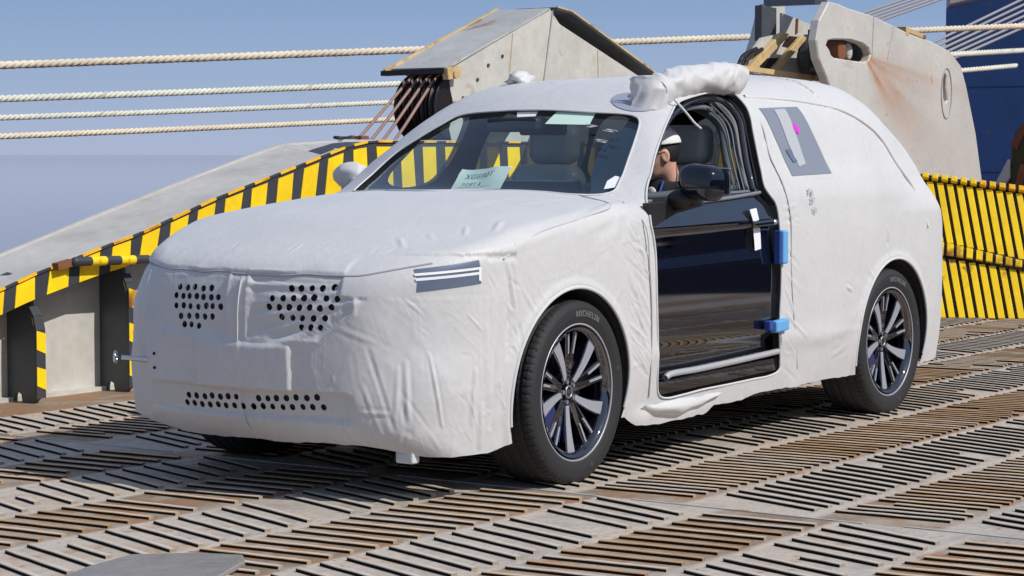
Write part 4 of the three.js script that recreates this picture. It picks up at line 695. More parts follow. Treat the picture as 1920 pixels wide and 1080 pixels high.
// loose flap of cloth and its fold below the door
{
  const P = [], nu = 60, nv = 14; const f = (i, j) => { const u = i / nu, v = j / nv; const x = mix(1.0, .28, u); const drop = .065 * Math.sin(Math.PI * Math.pow(u, .8)) + .02; const y = .285 - v * drop - .004 * noise3(x * 10, v * 3, 1); const z = zSide(x, .30, .02) - .035 * Math.sin(v * 3.0) * Math.sin(Math.PI * u) - .006 * noise3(x * 12, v * 2.5, 7) + .05 * v * v; return [x, y, z]; };
  for (let i = 0; i < nu; i++) for (let j = 0; j < nv; j++) { const a = f(i, j), b = f(i + 1, j), c = f(i + 1, j + 1), d = f(i, j + 1); P.push(...a, ...d, ...b, ...b, ...d, ...c); }
  let g = new THREE.BufferGeometry(); g.setAttribute('position', new THREE.Float32BufferAttribute(P, 3)); g = mergeVertices(g, 1e-5); g.computeVertexNormals(); part('loose_flap', boxUV(g), M.cloth, suv);
}
part('pull_tab', [box(.05, .055, .09, 2.40, .195, -.70, .01)], M.hem, suv);
// roll of cloth turned up over the driver's door
{
  const P = [], nu = 150, nv = 48; const pts = [V(.345, 1.70, -.605), V(.24, 1.73, -.61), V(.08, 1.76, -.62), V(-.12, 1.782, -.632), V(-.28, 1.79, -.64), V(-.38, 1.785, -.645), V(-.43, 1.77, -.65)]; const c = new THREE.CatmullRomCurve3(pts);
  const f = (i, j) => { const u = i / nu, a = j / nv * 2 * Math.PI, p = c.getPoint(u), tn = c.getTangent(u), s = tn.clone().cross(V(0, 1, 0)).normalize(), up = s.clone().cross(tn), ca = Math.cos(a), sa = Math.sin(a);
    let r = .068 + .006 * Math.sin(u * 9 + .9) * (1 - u) + .005 * noise3(u * 5, ca * 1.1, sa * 1.1); r *= (1 - .45 * sstep(.90, 1, u)) * (1 - .22 * Math.exp(-(((u - .17) / .03) ** 2)));
    const tw = a + 2.2 * u; r += .005 * (1 - Math.abs(noise3(u * 8 + .6 * Math.sin(tw), Math.cos(tw) * .9, Math.sin(tw) * .9)) * 2.6) + .0035 * (1 - Math.abs(noise3(u * 20 + Math.cos(tw) * 1.5, Math.cos(tw) * .8, 4)) * 3.2);
    return p.clone().addScaledVector(s, ca * r * 1.12).addScaledVector(up, sa * r * (sa < 0 ? 1.25 : 1.05)).toArray(); };
  for (let i = 0; i < nu; i++) for (let j = 0; j < nv; j++) { const a = f(i, j), b = f(i + 1, j), d = f(i + 1, (j + 1) % nv), e = f(i, (j + 1) % nv); P.push(...a, ...b, ...e, ...b, ...d, ...e); }
  for (const i of [0, nu]) { const q = V(); for (let j = 0; j < nv; j++) q.add(V(...f(i, j))); q.multiplyScalar(1 / nv); for (let j = 0; j < nv; j++) P.push(...q.toArray(), ...f(i, j), ...f(i, (j + 1) % nv)); }
  let g = new THREE.BufferGeometry(); g.setAttribute('position', new THREE.Float32BufferAttribute(P, 3)); g = mergeVertices(g, 1e-5); g.computeVertexNormals();
  part('rolled_cover', boxUV(g), M.cloth, suv, 'bunched roll of white cover fabric turned up over the roof edge');
  // squared loose end of the roll: a doubled sheet hanging forwards
  { const Q = [], mu = 22, mv = 20, r = V(-.5676, 0, -.823), o = V(.385, 1.775, -.60), h = (i, j, k) => { const u = i / mu, v = j / mv; return o.clone().addScaledVector(r, (u - .42) * .165 + .012 * noise3(v * 3, k, 1)).add(V(.02 * v, -.145 * v - .012 * u + .010 * noise3(u * 3, k, 5), 0)).addScaledVector(V(.823, 0, -.5676), .03 * Math.sin(u * 2.6) + .008 * noise3(u * 2.2, v * 2.2, 2 + k) - k * (.015 + .015 * v) + .004 * (1 - Math.abs(noise3(u * 5 + v * 2, v * 1.5, 8)) * 3)).toArray(); };
    for (let k = 0; k < 3; k++) for (let i = 0; i < mu; i++) for (let j = 0; j < mv; j++) Q.push(...h(i, j, k), ...h(i, j + 1, k), ...h(i + 1, j, k), ...h(i + 1, j, k), ...h(i, j + 1, k), ...h(i + 1, j + 1, k));
    let q = new THREE.BufferGeometry(); q.setAttribute('position', new THREE.Float32BufferAttribute(Q, 3)); q = mergeVertices(q, 1e-5); q.computeVertexNormals(); part('roll_end', boxUV(q), M.cloth, suv); }
  part('tie_string', tube([[.30, 1.67, -.70], [.255, 1.60, -.745], [.22, 1.555, -.768], [.19, 1.53, -.785]], .006, 20, 6), M.hem, suv);
}
// patch beside the roll, coloured like the cover's cloth in shade
part('cloth_shade_patch', boxUV(clipMesh(surfaceNets((x, y, z) => bodyF(x, y, z) - .008, [.22, 1.5, -.75], [.62, 1.8, -.35], .012), (x, y, z) => Math.min(.085 - Math.hypot((x - .385) / 1.0, (z + .53) / 1.4), z < -.64 ? -.1 : .1), .006)), M.clothShade = new THREE.MeshPhysicalMaterial({ color: lin(.33, .34, .42), roughness: .5, clearcoat: .5 }), suv);
// lump of gathered cloth on the far roof edge
{ const g = new THREE.IcosahedronGeometry(.055, 3); const p = g.attributes.position; for (let i = 0; i < p.count; i++) { const v = V().fromBufferAttribute(p, i); const k = 1 + .5 * noise3(v.x * 40, v.y * 40, v.z * 40); p.setXYZ(i, v.x * k * 1.5, v.y * k * .9, v.z * k); } const q = mergeVertices(g.deleteAttribute('normal').deleteAttribute('uv'), 1e-5); q.computeVertexNormals(); q.translate(.04, 1.775, .36); part('gathered_knot', boxUV(q), M.cloth, suv); }
// bagged right mirror
{ const g = new THREE.IcosahedronGeometry(1, 5); const p = g.attributes.position; for (let i = 0; i < p.count; i++) { const v = V().fromBufferAttribute(p, i); const k = 1 + .10 * noise3(v.x * 3, v.y * 3, v.z * 3) + .05 * (1 - Math.abs(noise3(v.x * 7 + 3, v.y * 5, v.z * 9)) * 2); p.setXYZ(i, v.x * k * .065, v.y * k * .068, v.z * k * .10); } const q = mergeVertices(g.deleteAttribute('normal').deleteAttribute('uv'), 1e-5); q.computeVertexNormals(); q.translate(.655, 1.30, .985); const bag = part('mirror_bag', boxUV(q), M.cloth, suv, 'far door mirror tied up in white cover cloth');
  part('bag_neck', tube([[.67, 1.275, .95], [.75, 1.25, .86], [.85, 1.225, .80]], .028, 16, 10), M.cloth, bag); }
// clear film window of the lamp with its white light bars
{
  const strip = (poly, off, h = .01) => clipMesh(surfaceNets((x, y, z) => bodyF(x, y, z) - off, [Math.min(...poly.map(p => p[0])) - .05, Math.min(...poly.map(p => p[1])) - .05, -1.1], [Math.max(...poly.map(p => p[0])) + .05, Math.max(...poly.map(p => p[1])) + .05, -.4], h), (D => (x, y, z) => -D(x, y))(polyDist(poly)), .005);
  const lw = part('headlamp_window', boxUV(strip([[2.428, .952], [2.206, .985], [2.200, .89], [2.437, .862]], .0065)), M.film, suv, 'blue grey clear film window over the headlamp');
  part('light_bar', boxUV(strip([[2.436, .936], [2.205, .957], [2.205, .947], [2.437, .926]], .0085)), M.white, lw);
  part('light_bar', boxUV(strip([[2.438, .917], [2.204, .938], [2.204, .927], [2.438, .906]], .0085)), M.white, lw);
  part('light_bar', boxUV(strip([[2.212, .957], [2.2005, .957], [2.200, .90], [2.212, .902]], .0088)), M.white, lw);
  const rp = part('rear_film_window', boxUV(strip([[-.432, 1.638], [-.86, 1.653], [-.935, 1.309], [-.488, 1.299]], .0065, .02)), M.film2, suv, 'grey film window in the cover over the rear door glass');
  part('paper_strip', boxUV(strip([[-.575, 1.634], [-.70, 1.64], [-.685, 1.36], [-.60, 1.345], [-.572, 1.46]], .0085, .02)), M.paperDim = new THREE.MeshStandardMaterial({ color: lin(.42, .44, .46), roughness: .5 }), rp, 'white paper strip behind the film');
  part('round_sticker', boxUV(strip(loop([[-.705, 1.565], [-.69, 1.545], [-.70, 1.520], [-.725, 1.512], [-.742, 1.53], [-.735, 1.556]], 30), .0105, .01)), M.magenta, rp, 'small magenta sticker on the film');
  part('label_card', boxUV(strip([[-.515, 1.43], [-.56, 1.435], [-.60, 1.372], [-.553, 1.365]], .0105, .012)), M.film, rp);
}
// dark body under the cover
const inner = surfaceNets((x, y, z) => bodyF(x, y, z) + .028, [-2.76, .08, -1.1], [2.76, 1.95, 1.1], .026);
part('body_shell', boxUV(clipMesh(inner, (x, y, z) => { let d = y - .25 - .13 * sstep(1.9, 2.3, x) - .1 * sstep(-2.1, -2.4, x); if (Math.abs(z) > .5) d = Math.min(d, archD(x, y) + .01); if (z < -.3 && x < 1.2 && x > -.6) d = Math.min(d, doorD(x, y) + .012); if (x > .25 && y > 1.15 && x < 1.6) d = Math.min(d, wsD(z * .97, y)); if (Math.abs(z) > .4 && y > 1.2) { if (z > 0) d = Math.min(d, rwinD(x, y)); d = Math.min(d, rglassD(x, y), rqD(x, y)); } if (x < -1.6 && y > 1.2) d = Math.min(d, tailD(z, y)); if (y > 1.6) d = Math.min(d, roofD(x, z)); return d; }, .014)), M.blackPlastic, suv);
{ // wheel wells and floor
  M.linerD = M.liner.clone(); M.linerD.side = THREE.DoubleSide;
  for (const cx of [1.585, -1.6]) for (const sd of [-1, 1]) { const g = merge([new THREE.CylinderGeometry(.452, .452, .42, 40, 1, true).rotateX(Math.PI / 2).translate(cx, .40, sd * .735), new THREE.CircleGeometry(.452, 40).translate(cx, .40, sd * .525)]); const c = g.attributes.position.count;
    part('wheel_well', boxUV(clipMesh({ pos: g.attributes.position.array, nor: g.attributes.normal.array, idx: [...Array(c).keys()] }, (x, y, z) => y - .27)), M.linerD, suv); }
  part('underbody', [box(4.2, .05, 1.4, -.1, .30, 0), box(2.2, .06, 1.05, 0, .24, 0, .02), rod([-2.3, .27, .45], [-.9, .26, .40], .04, 12)], M.matteBlack, suv);
  part('suspension', [rod([AX, .36, -.8], [AX, .30, .8], .035, 10), rod([AXR, .36, -.8], [AXR, .30, .8], .045, 10), rod([AX, .33, 0], [AX, .62, -.55], .03, 8)], M.matteBlack, suv);
  // grille slats behind the vent holes
  for (const sg of [-1, 1]) for (let i = 0; i < 8; i++) { const z0 = sg * (.10 + i * .045), z1 = z0 + sg * .10; part('grille_slat', bar([xFront(.70, z0, -.024), .70, z0], [xFront(.88, z1, -.024), .88, z1], .008, .006), M.satin, suv); }
}
// tow eye at the right front
part('tow_eye', [rod([2.55, .53, .50], [2.66, .545, .63], .011, 10), new THREE.TorusGeometry(.022, .007, 8, 18).rotateY(.6).translate(2.68, .547, .645), rod([2.56, .53, .49], [2.585, .535, .53], .018, 10)], M.chrome, suv);
part('eyelet', [new THREE.SphereGeometry(.007, 8, 6).translate(xFront(.565, .49, .008), .565, .49), new THREE.SphereGeometry(.007, 8, 6).translate(xFront(.505, .49, .008), .505, .49)], M.matteBlack, suv);

// windscreen with the papers behind it
{
  const gl = surfaceNets((x, y, z) => bodyF(x, y, z) + .012, [.2, 1.15, -.95], [1.5, 1.75, .95], .02);
  part('windscreen', boxUV(clipMesh(gl, (x, y, z) => Math.min(.03 - wsD(z, y), x - .25))), M.glass, suv);
  const onGlass = (poly, off) => clipMesh(surfaceNets((x, y, z) => bodyF(x, y, z) - off, [.3, 1.2, -.8], [1.4, 1.7, .6], .016), (D => (x, y, z) => Math.min(-D(z, y), x - .35))(polyDist(poly)), .006);
  part('sunshade_band', boxUV(onGlass([[-.66, 1.632], [-.4, 1.64], [0, 1.645], [.5, 1.60], [.55, 1.56], [.42, 1.585], [.1, 1.607], [-.05, 1.585], [-.3, 1.585], [-.36, 1.602], [-.55, 1.596]], -.018)), M.blackPlastic, suv);
  part('green_sheet', boxUV(onGlass([[-.195, 1.611], [-.394, 1.603], [-.414, 1.547], [-.188, 1.552]], -.009)), M.paperGreen, suv, 'pale green sheet stuck inside the top of the windscreen');
  part('white_label', boxUV(onGlass([[.030, 1.613], [-.091, 1.613], [-.101, 1.590], [.0, 1.587]], -.009)), M.white, suv, 'small white label at the top of the windscreen');
  part('white_card', boxUV(onGlass([[-.682, 1.287], [-.697, 1.310], [-.735, 1.300], [-.738, 1.258], [-.70, 1.250]], -.006)), M.white, suv, 'white card in the lower corner of the windscreen');
  // written sheet lying on the dashboard against the glass
  const cv = document.createElement('canvas'); cv.width = 512; cv.height = 256; const c = cv.getContext('2d'); c.fillStyle = '#fff3e0'; c.fillRect(0, 0, 512, 256); c.fillStyle = '#6a8688'; c.font = 'bold 84px sans-serif'; c.textBaseline = 'middle'; c.fillText('XG690T', 70, 84); c.font = 'bold 58px sans-serif'; c.fillText('FOBT R', 84, 182); c.fillRect(60, 214, 330, 5);
  const ct = new THREE.CanvasTexture(cv); ct.colorSpace = THREE.SRGBColorSpace; const g = new THREE.PlaneGeometry(.30, .145, 10, 4); { const p = g.attributes.position; for (let i = 0; i < p.count; i++) p.setZ(i, .012 * Math.sin(p.getX(i) * 14) + .006 * noise3(p.getX(i) * 20, p.getY(i) * 20, 1)); g.computeVertexNormals(); }
  const sh = part('written_sheet', g, new THREE.MeshStandardMaterial({ map: ct, roughness: .8, side: THREE.DoubleSide }), suv, 'white sheet with handwritten characters propped on the dashboard'); sh.position.set(.965, 1.292, -.045); sh.rotation.set(0, Math.PI / 2, 0); sh.rotateX(-.78);
}
// cabin
part('dashboard', [(() => { const g = new RoundedBoxGeometry(.34, .17, 1.52, 4, .06); g.translate(.90, 1.13, 0); return g; })(), box(.30, .5, 1.6, .95, .85, 0, .05), box(.03, .19, .64, .72, 1.19, -.12, .01)], M.interior, suv);
part('centre_console', [box(1.0, .45, .30, .1, .62, 0, .05)], M.interior, suv);
part('camera_housing', [box(.12, .07, .30, .565, 1.55, .02, .02), box(.05, .08, .26, .42, 1.54, -.03, .015)], M.blackPlastic, suv);
part('cabin_floor', [box(2.9, .04, 1.66, -.45, .36, 0), box(.05, .9, 1.6, -2.2, .8, 0)], M.interior, suv);
{ const sw = part('steering_wheel', [(() => { const g = new THREE.TorusGeometry(.185, .017, 12, 40); g.rotateY(Math.PI / 2); g.rotateZ(.38); g.translate(.52, 1.10, -.40); return g; })(), (() => { const g = new RoundedBoxGeometry(.05, .11, .17, 3, .02); g.rotateZ(.38); g.translate(.54, 1.09, -.40); return g; })(), rod([.54, 1.10, -.40], [.80, 1.0, -.40], .035, 12), bar([.525, 1.10, -.57], [.525, 1.10, -.23], .02, .035)], M.grey, suv); }
function seat(x, z, w, label) {
  const back = new RoundedBoxGeometry(.17, .66, w, 6, .075); { const p = back.attributes.position; for (let i = 0; i < p.count; i++) { const y = p.getY(i), k = 1 - .22 * sstep(.05, .36, y); p.setZ(i, p.getZ(i) * k); } back.computeVertexNormals(); } back.rotateZ(.24); back.translate(x - .10, 1.03, z);
  const s = part('front_seat', back, M.seat, suv, label);
  const hr = new RoundedBoxGeometry(.12, .20, .29, 6, .055); hr.rotateZ(.15); hr.translate(x - .215, 1.455, z); part('headrest', [hr, rod([x - .2, 1.40, z - .07], [x - .19, 1.30, z - .07], .008, 8), rod([x - .2, 1.40, z + .07], [x - .19, 1.30, z + .07], .008, 8)], M.seat, s);
  const cu = new RoundedBoxGeometry(.54, .17, w, 5, .06); cu.rotateZ(.08); cu.translate(x + .17, .68, z); part('seat_cushion', [cu, box(.45, .25, .40, x + .1, .49, z, .03)], M.seat, s);
  return s;
}
seat(-.12, -.40, .50, 'driver seat under thin plastic wrap'); seat(-.12, .40, .50, 'front passenger seat under thin plastic wrap'); seat(-1.12, -.40, .48); seat(-1.12, .40, .48);
// thin plastic sheet over the driver seat's shoulder
{ const P = [], nu = 24, nv = 24, f = (i, j) => { const u = i / nu, v = j / nv; const y = mix(1.58, .95, v), x = -.30 + .17 * v + .05 * u * v; return [x + .10 * u * (1 - v) + .02 * noise3(u * 5, v * 7, 3), y + .01 * noise3(u * 8, v * 4, 1), -.60 - .06 * u - .10 * v * u + .03 * noise3(u * 6, v * 9, 2)]; }; for (let i = 0; i < nu; i++) for (let j = 0; j < nv; j++) P.push(...f(i, j), ...f(i, j + 1), ...f(i + 1, j), ...f(i + 1, j), ...f(i, j + 1), ...f(i + 1, j + 1)); let g = new THREE.BufferGeometry(); g.setAttribute('position', new THREE.Float32BufferAttribute(P, 3)); g = mergeVertices(g, 1e-5); g.computeVertexNormals(); part('plastic_wrap', boxUV(g), M.plastic, suv); }
part('seat_belt', tube([[-.26, 1.50, -.74], [-.26, 1.2, -.76], [-.22, .8, -.74]], .02, 16, 6), M.grey, suv);
// pillar trim and window surround seen through the open window
part('pillar_trim', [tube([[-.33, 1.62, -.66], [-.30, 1.5, -.72], [-.25, 1.3, -.80], [-.23, 1.1, -.84]], .045, 24, 10), tube([[-.26, 1.62, -.62], [-.10, 1.64, -.61], [.2, 1.60, -.64], [.42, 1.50, -.70]], .014, 24, 8)], M.grey, suv);
part('rear_door_glass', boxUV(clipMesh(surfaceNets((x, y, z) => bodyF(x, y, z) + .04, [-1.4, 1.15, -1.05], [-.25, 1.75, -.4], .03), (x, y, z) => Math.min(-rglassD(x, y), -z))), M.glassDark, suv);

// driver's door
{
  const m = surfaceNets((x, y, z) => bodyF(x, y, z) + .020, [-.48, .2, -1.1], [1.1, 1.86, -.35], .012);
  const P = m.pos, N = m.nor;
  for (let i = 0; i < P.length; i += 3) { const x = P[i], y = P[i + 1]; // pressed lines of the door skin
    const low = .47 + .03 * (x - .3); let d = -.13 * clamp(y - 1.095, 0, .11) -.030 * sstep(low + .10, low + .02, y) - .02 * sstep(.40, .36, y) + .006 * Math.exp(-(((y - 1.088 + .015 * x) / .022) ** 2)) - .008 * Math.exp(-(((y - .975 + .02 * x) / .07) ** 2));
    P[i] += N[i] * d; P[i + 1] += N[i + 1] * d; P[i + 2] += N[i + 2] * d; }
  const A = new Float32Array(P.length); for (let t = 0; t < m.idx.length; t += 3) { const [a, b, c] = [3 * m.idx[t], 3 * m.idx[t + 1], 3 * m.idx[t + 2]]; const ux = P[b] - P[a], uy = P[b + 1] - P[a + 1], uz = P[b + 2] - P[a + 2], vx = P[c] - P[a], vy = P[c + 1] - P[a + 1], vz = P[c + 2] - P[a + 2]; const x = uy * vz - uz * vy, y = uz * vx - ux * vz, z = ux * vy - uy * vx; for (const q of [a, b, c]) { A[q] += x; A[q + 1] += y; A[q + 2] += z; } }
  for (let i = 0; i < P.length; i += 3) { const l = Math.hypot(A[i], A[i + 1], A[i + 2]) || 1, s = A[i] * N[i] + A[i + 1] * N[i + 1] + A[i + 2] * N[i + 2] < 0 ? -1 : 1; for (let q = 0; q < 3; q++) N[i + q] = s * A[i + q] / l; }
  const door = part('driver_door', boxUV(clipMesh(m, (x, y, z) => Math.min(-doorOutD(x, y), winD(x, y)), .008)), M.black, suv, 'glossy black driver door showing through the opening of the cover');
  const onDoor = (pts, off) => pts.map(p => V(p[0], p[1], zSide(p[0], p[1], off)));
  // window surround: outer gloss strip, grey inner seal, inner frame
  const wl = winPoly.filter((p, i) => i % 3 === 0);
  part('window_frame', new THREE.TubeGeometry(new THREE.CatmullRomCurve3(onDoor(wl, -.03), true), 240, .014, 8, true), M.black, door);
  part('window_seal', new THREE.TubeGeometry(new THREE.CatmullRomCurve3(onDoor(wl.map(p => [p[0] * .965 + .012, 1.42 + (p[1] - 1.42) * .955]), -.055), true), 240, .013, 8, true), M.grey, door);
  part('inner_frame', new THREE.TubeGeometry(new THREE.CatmullRomCurve3(onDoor(wl.map(p => [p[0] * .90 + .03, 1.42 + (p[1] - 1.42) * .87]), -.11), true), 240, .02, 8, true), M.interior, door);
  part('window_channel', [...[0, 1, 2].map(k => tube(onDoor([[-.215 + .024 * k, 1.665], [-.175 + .024 * k, 1.55], [-.125 + .024 * k, 1.40], [-.088 + .024 * k, 1.235]], -.045 - .01 * k), .0045, 24, 6))], M.grey, door);
  part('belt_trim', [tube(onDoor([[.93, 1.183], [.6, 1.186], [.2, 1.200], [-.13, 1.222]], -.012), .009, 40, 8)], M.satin, door);
  // handle, taped above and below
  const hd = part('door_handle', [(() => { const g = new RoundedBoxGeometry(.225, .034, .030, 4, .014); g.rotateZ(-.03); g.translate(-.075, 1.073, zSide(-.075, 1.073, .022)); return g; })()], M.black, door);
  part('handle_tip', [new THREE.SphereGeometry(.016, 12, 8).scale(1.3, .9, .9).translate(-.17, 1.078, zSide(-.17, 1.078, .03))], M.satin, hd);
  const patch = (poly, off) => { const D = polyDist(poly), xs = poly.map(p => p[0]), ys = poly.map(p => p[1]); return boxUV(clipMesh(surfaceNets((x, y, z) => bodyF(x, y, z) - off, [Math.min(...xs) - .04, Math.min(...ys) - .04, -1.1], [Math.max(...xs) + .04, Math.max(...ys) + .04, -.6], .01), (x, y) => -D(x, y), .005)); };
  part('tape', patch([[.008, 1.142], [-.060, 1.148], [-.078, 1.090], [-.018, 1.082]], -.004), M.tape, door, 'white tape above the door handle');
  part('tape', patch([[-.012, 1.050], [-.082, 1.054], [-.085, .950], [-.022, .942]], -.004), M.tape, door, 'white tape below the door handle');
  // blue foam edge guards; a dark blue piece stands for each one's reflection
  const fo = part('foam_guard', [(() => { const g = new RoundedBoxGeometry(.062, .165, .04, 4, .010); g.rotateY(.12); g.translate(-.262, .952, zSide(-.262, .95, .02)); return g; })()], M.blue, door, 'upright blue foam guard on the door edge'); part('foam_reflection', [box(.014, .165, .036, -.225, .952, zSide(-.214, .95, .012), .006)], M.blueDark, fo);
  const f2 = part('foam_guard', [(() => { const g = new RoundedBoxGeometry(.135, .058, .04, 4, .010); g.rotateZ(-.06); g.translate(-.245, .567, zSide(-.245, .567, .018)); return g; })()], M.blue, door, 'level blue foam guard low on the door edge'); part('foam_reflection', [box(.045, .050, .036, -.150, .571, zSide(-.125, .57, .010), .008)], M.blueDark, f2);
  // bright lower trim and sill
  part('lower_trim', [tube(onDoor([[.795, .393], [.77, .404], [.5, .410], [.1, .421], [-.29, .435]], -.004).map(p => p), .015, 60, 10)], M.trimBright = new THREE.MeshStandardMaterial({ color: lin(.55, .55, .56), metalness: .35, roughness: .3 }), door);
  part('sill_cover', [bar(onDoor([[.86, .345]], -.035)[0], onDoor([[-.31, .372]], -.035)[0], .05, .06)], M.black, door);
  // mirror
  const mg = new THREE.SphereGeometry(1, 40, 28); { const p = mg.attributes.position; for (let i = 0; i < p.count; i++) { const v = V().fromBufferAttribute(p, i); const e = q => Math.sign(q) * Math.pow(Math.abs(q), .62); let x = e(v.x), y = e(v.y), z = e(v.z); const sc = 1 - .18 * sstep(.2, 1, z); x = x < 0 ? x * .55 : x; p.setXYZ(i, x * .085, y * .083 * sc + .012 * z, z * .108); } mg.computeVertexNormals(); }
  mg.rotateY(-.12); mg.translate(.72, 1.283, -1.10);
  const mi = part('door_mirror', mg, M.mirrorBlack = new THREE.MeshPhysicalMaterial({ color: lin(.004, .005, .012), roughness: .06, ior: 1.6 }), suv, 'glossy black door mirror');
  part('mirror_foot', [bar([.70, 1.20, -1.06], [.70, 1.165, -.93], .10, .05), (() => { const g = new THREE.SphereGeometry(.075, 20, 14).scale(1.1, .62, 1.0); g.translate(.72, 1.205, -1.0); return g; })(), plate([[.98, 1.19], [.72, 1.20], [.68, 1.15], [.93, 1.08]], 'z', -.965, .03, [], .004)], M.blackPlastic, mi);
  part('mirror_seam', [tube([[.806, 1.262, -1.23], [.812, 1.258, -1.12], [.80, 1.256, -1.0]], .003, 20, 6)], M.matteBlack, mi);
  part('mirror_glass', [box(.008, .125, .20, .672, 1.285, -1.115, .004)], M.chrome, mi);
  const tag_ = part('paper_tag', [box(.012, .09, .06, .52, 1.245, -.985, .003)], M.white, door);
}
// print on the cover: small worn characters
{
  const font = await new FontLoader().loadAsync('fonts/droid/droid_sans_bold.typeface.json');
  const place = (txt, x, y, size, name, rot) => { const g = new TextGeometry(txt, { font, size, depth: .0008, curveSegments: 3 }); const p = g.attributes.position; for (let i = 0; i < p.count; i++) { const u = p.getX(i), v = p.getY(i), X = x - (u * Math.cos(rot) - v * Math.sin(rot)), Y = y + (u * Math.sin(rot) + v * Math.cos(rot)); p.setXYZ(i, X, Y, zSide(X, Y, .0155 + p.getZ(i) * .5)); } g.computeVertexNormals(); part(name, g, M.thread, suv); };
  place('FR', -.585, 1.205, .034, 'cover_print', -.2); place('27', -.60, 1.162, .030, 'cover_print', -.1); place('16', -.615, 1.118, .028, 'cover_print', -.25);
  place('S L', .62, 1.515, .022, 'cover_print', 1.9); place('5', .69, 1.47, .02, 'cover_print', 2.2);

  // ---------------------------------------------------------------- wheels
  const T = { na: 480 }; // tyre: cross section turned round the axle, its radius cut by grooves
  const prof = []; { const pts = [[.272, -.105], [.283, -.118], [.300, -.128], [.325, -.1365], [.348, -.1375], [.366, -.1345], [.380, -.127], [.3885, -.117], [.3925, -.104], [.3945, -.08], [.3950, -.04], [.3952, 0]]; const all = [...pts, ...pts.slice(0, -1).reverse().map(p => [p[0], -p[1]])]; const c = new THREE.CatmullRomCurve3(all.map(p => V(p[0], p[1], 0)), false, 'centripetal'); for (let i = 0; i <= 120; i++) { const q = c.getPointAt(i / 120); prof.push([q.x, q.y]); } }
  const P = [], U = [], I = [], np = prof.length;
  for (let a = 0; a <= T.na; a++) { const th = a / T.na * 2 * Math.PI; for (let k = 0; k < np; k++) { let [r, x] = prof[k]; const ax = Math.abs(x);
    if (r > .372) { for (const g of [-.082, -.030, .030, .082]) { const d = Math.abs(x - g); r -= .0075 * sstep(.0075, .0035, d); }
      const ph = ((th * 76 / (2 * Math.PI) + (x > 0 ? .5 : 0) + ax * 3.0) % 1 + 1) % 1; if (ax > .09) r -= .0055 * (ph < .17 ? 1 : 0) * sstep(.372, .385, r); const ph2 = ((th * 76 / (2 * Math.PI) + x * 9) % 1 + 1) % 1; if (ax < .078 && ax > .036) r -= .003 * (ph2 < .12 ? 1 : 0); }
    else if (r > .29) { r += 0; for (const g of [.3005, .306, .3635]) if (Math.abs(r - g) < .0016) x += Math.sign(x) * .0012; }
    P.push(r * Math.cos(th), r * Math.sin(th), x); U.push(th * .4, k / np * .5); } }
  for (let a = 0; a < T.na; a++) for (let k = 0; k < np - 1; k++) { const i = a * np + k; I.push(i, i + np, i + 1, i + 1, i + np, i + np + 1); }
  const tyre = new THREE.BufferGeometry(); tyre.setAttribute('position', new THREE.Float32BufferAttribute(P, 3)); tyre.setAttribute('uv', new THREE.Float32BufferAttribute(U, 2)); tyre.setIndex(I); tyre.computeVertexNormals();
  // face plane of the wheel: a to the viewer's right, b up, c outwards (towards -z)
  const face = (g, c) => { g.rotateY(Math.PI); g.translate(0, 0, -c); return g; };
  // sidewall lettering bent round the tyre
  const arcText = (txt, size, r0, phi0, c) => { const g = new TextGeometry(txt, { font, size, depth: .0022, curveSegments: 3 }); g.computeBoundingBox(); const wdt = g.boundingBox.max.x; const p = g.attributes.position; for (let i = 0; i < p.count; i++) { const ph = phi0 + (p.getX(i) - wdt / 2) * 1.12 / r0, r = r0 + p.getY(i); p.setXYZ(i, r * Math.sin(ph), r * Math.cos(ph), p.getZ(i)); } g.computeVertexNormals(); return face(g, c); };
  const letters = merge([arcText('MICHELIN', .0255, .326, .19, .1362)]);
  const dots = []; for (const a of [2.0, 2.9, 4.4]) dots.push(new THREE.TorusGeometry(.006, .0012, 6, 14).translate(.335 * Math.cos(a), .335 * Math.sin(a), -.1375)); letters && 0;
  // rim
  const barrel = new THREE.LatheGeometry([[.268, -.11], [.262, -.06], [.255, .02], [.250, .08], [.262, .118], [.279, .124]].map(p => new THREE.Vector2(...p)), 64).rotateX(-Math.PI / 2);
  const lip = new THREE.LatheGeometry([[.288, .112], [.2885, .1245], [.2910, .1275], [.2965, .1262], [.298, .116]].map(p => new THREE.Vector2(...p)), 72).rotateX(-Math.PI / 2);
  const sp = (pts, d, c, bev = .003) => { const s = new THREE.Shape(pts.map(p => new THREE.Vector2(...p))); const g = new THREE.ExtrudeGeometry(s, { depth: d, bevelEnabled: true, bevelSize: bev, bevelThickness: bev, bevelSegments: 2, curveSegments: 4 }); g.translate(0, 0, -d); return g; };
  // dish: spokes bow inwards to the hub
  const dish = g => { const p = g.attributes.position; for (let i = 0; i < p.count; i++) { const r = Math.hypot(p.getX(i), p.getY(i)); p.setZ(i, p.getZ(i) - .030 * Math.pow(1 - clamp(r / .285, 0, 1), 1.4)); } g.computeVertexNormals(); return g; };
  const bend = (r, k) => k * .016 * Math.sin(Math.PI * r / .30);
  const broad = []; { const A = [], B = []; for (let i = 0; i <= 10; i++) { const r = mix(.045, .290, i / 10), w = mix(.012, .036, Math.pow(i / 10, 1.25)); A.push([-w + bend(r, 1), r]); B.push([w + bend(r, 1), r]); } broad.push(...A, ...B.reverse()); }
  const thin = k => { const A = [], B = []; for (let i = 0; i <= 6; i++) { const r = mix(.165, .2895, i / 6), w = mix(.0035, .0055, i / 6), x = k * mix(.018, .036, i / 6); A.push([x - w, r]); B.push([x + w, r]); } return [...A, ...B.reverse()]; };
  const rot = (g, a) => g.rotateZ(-a);
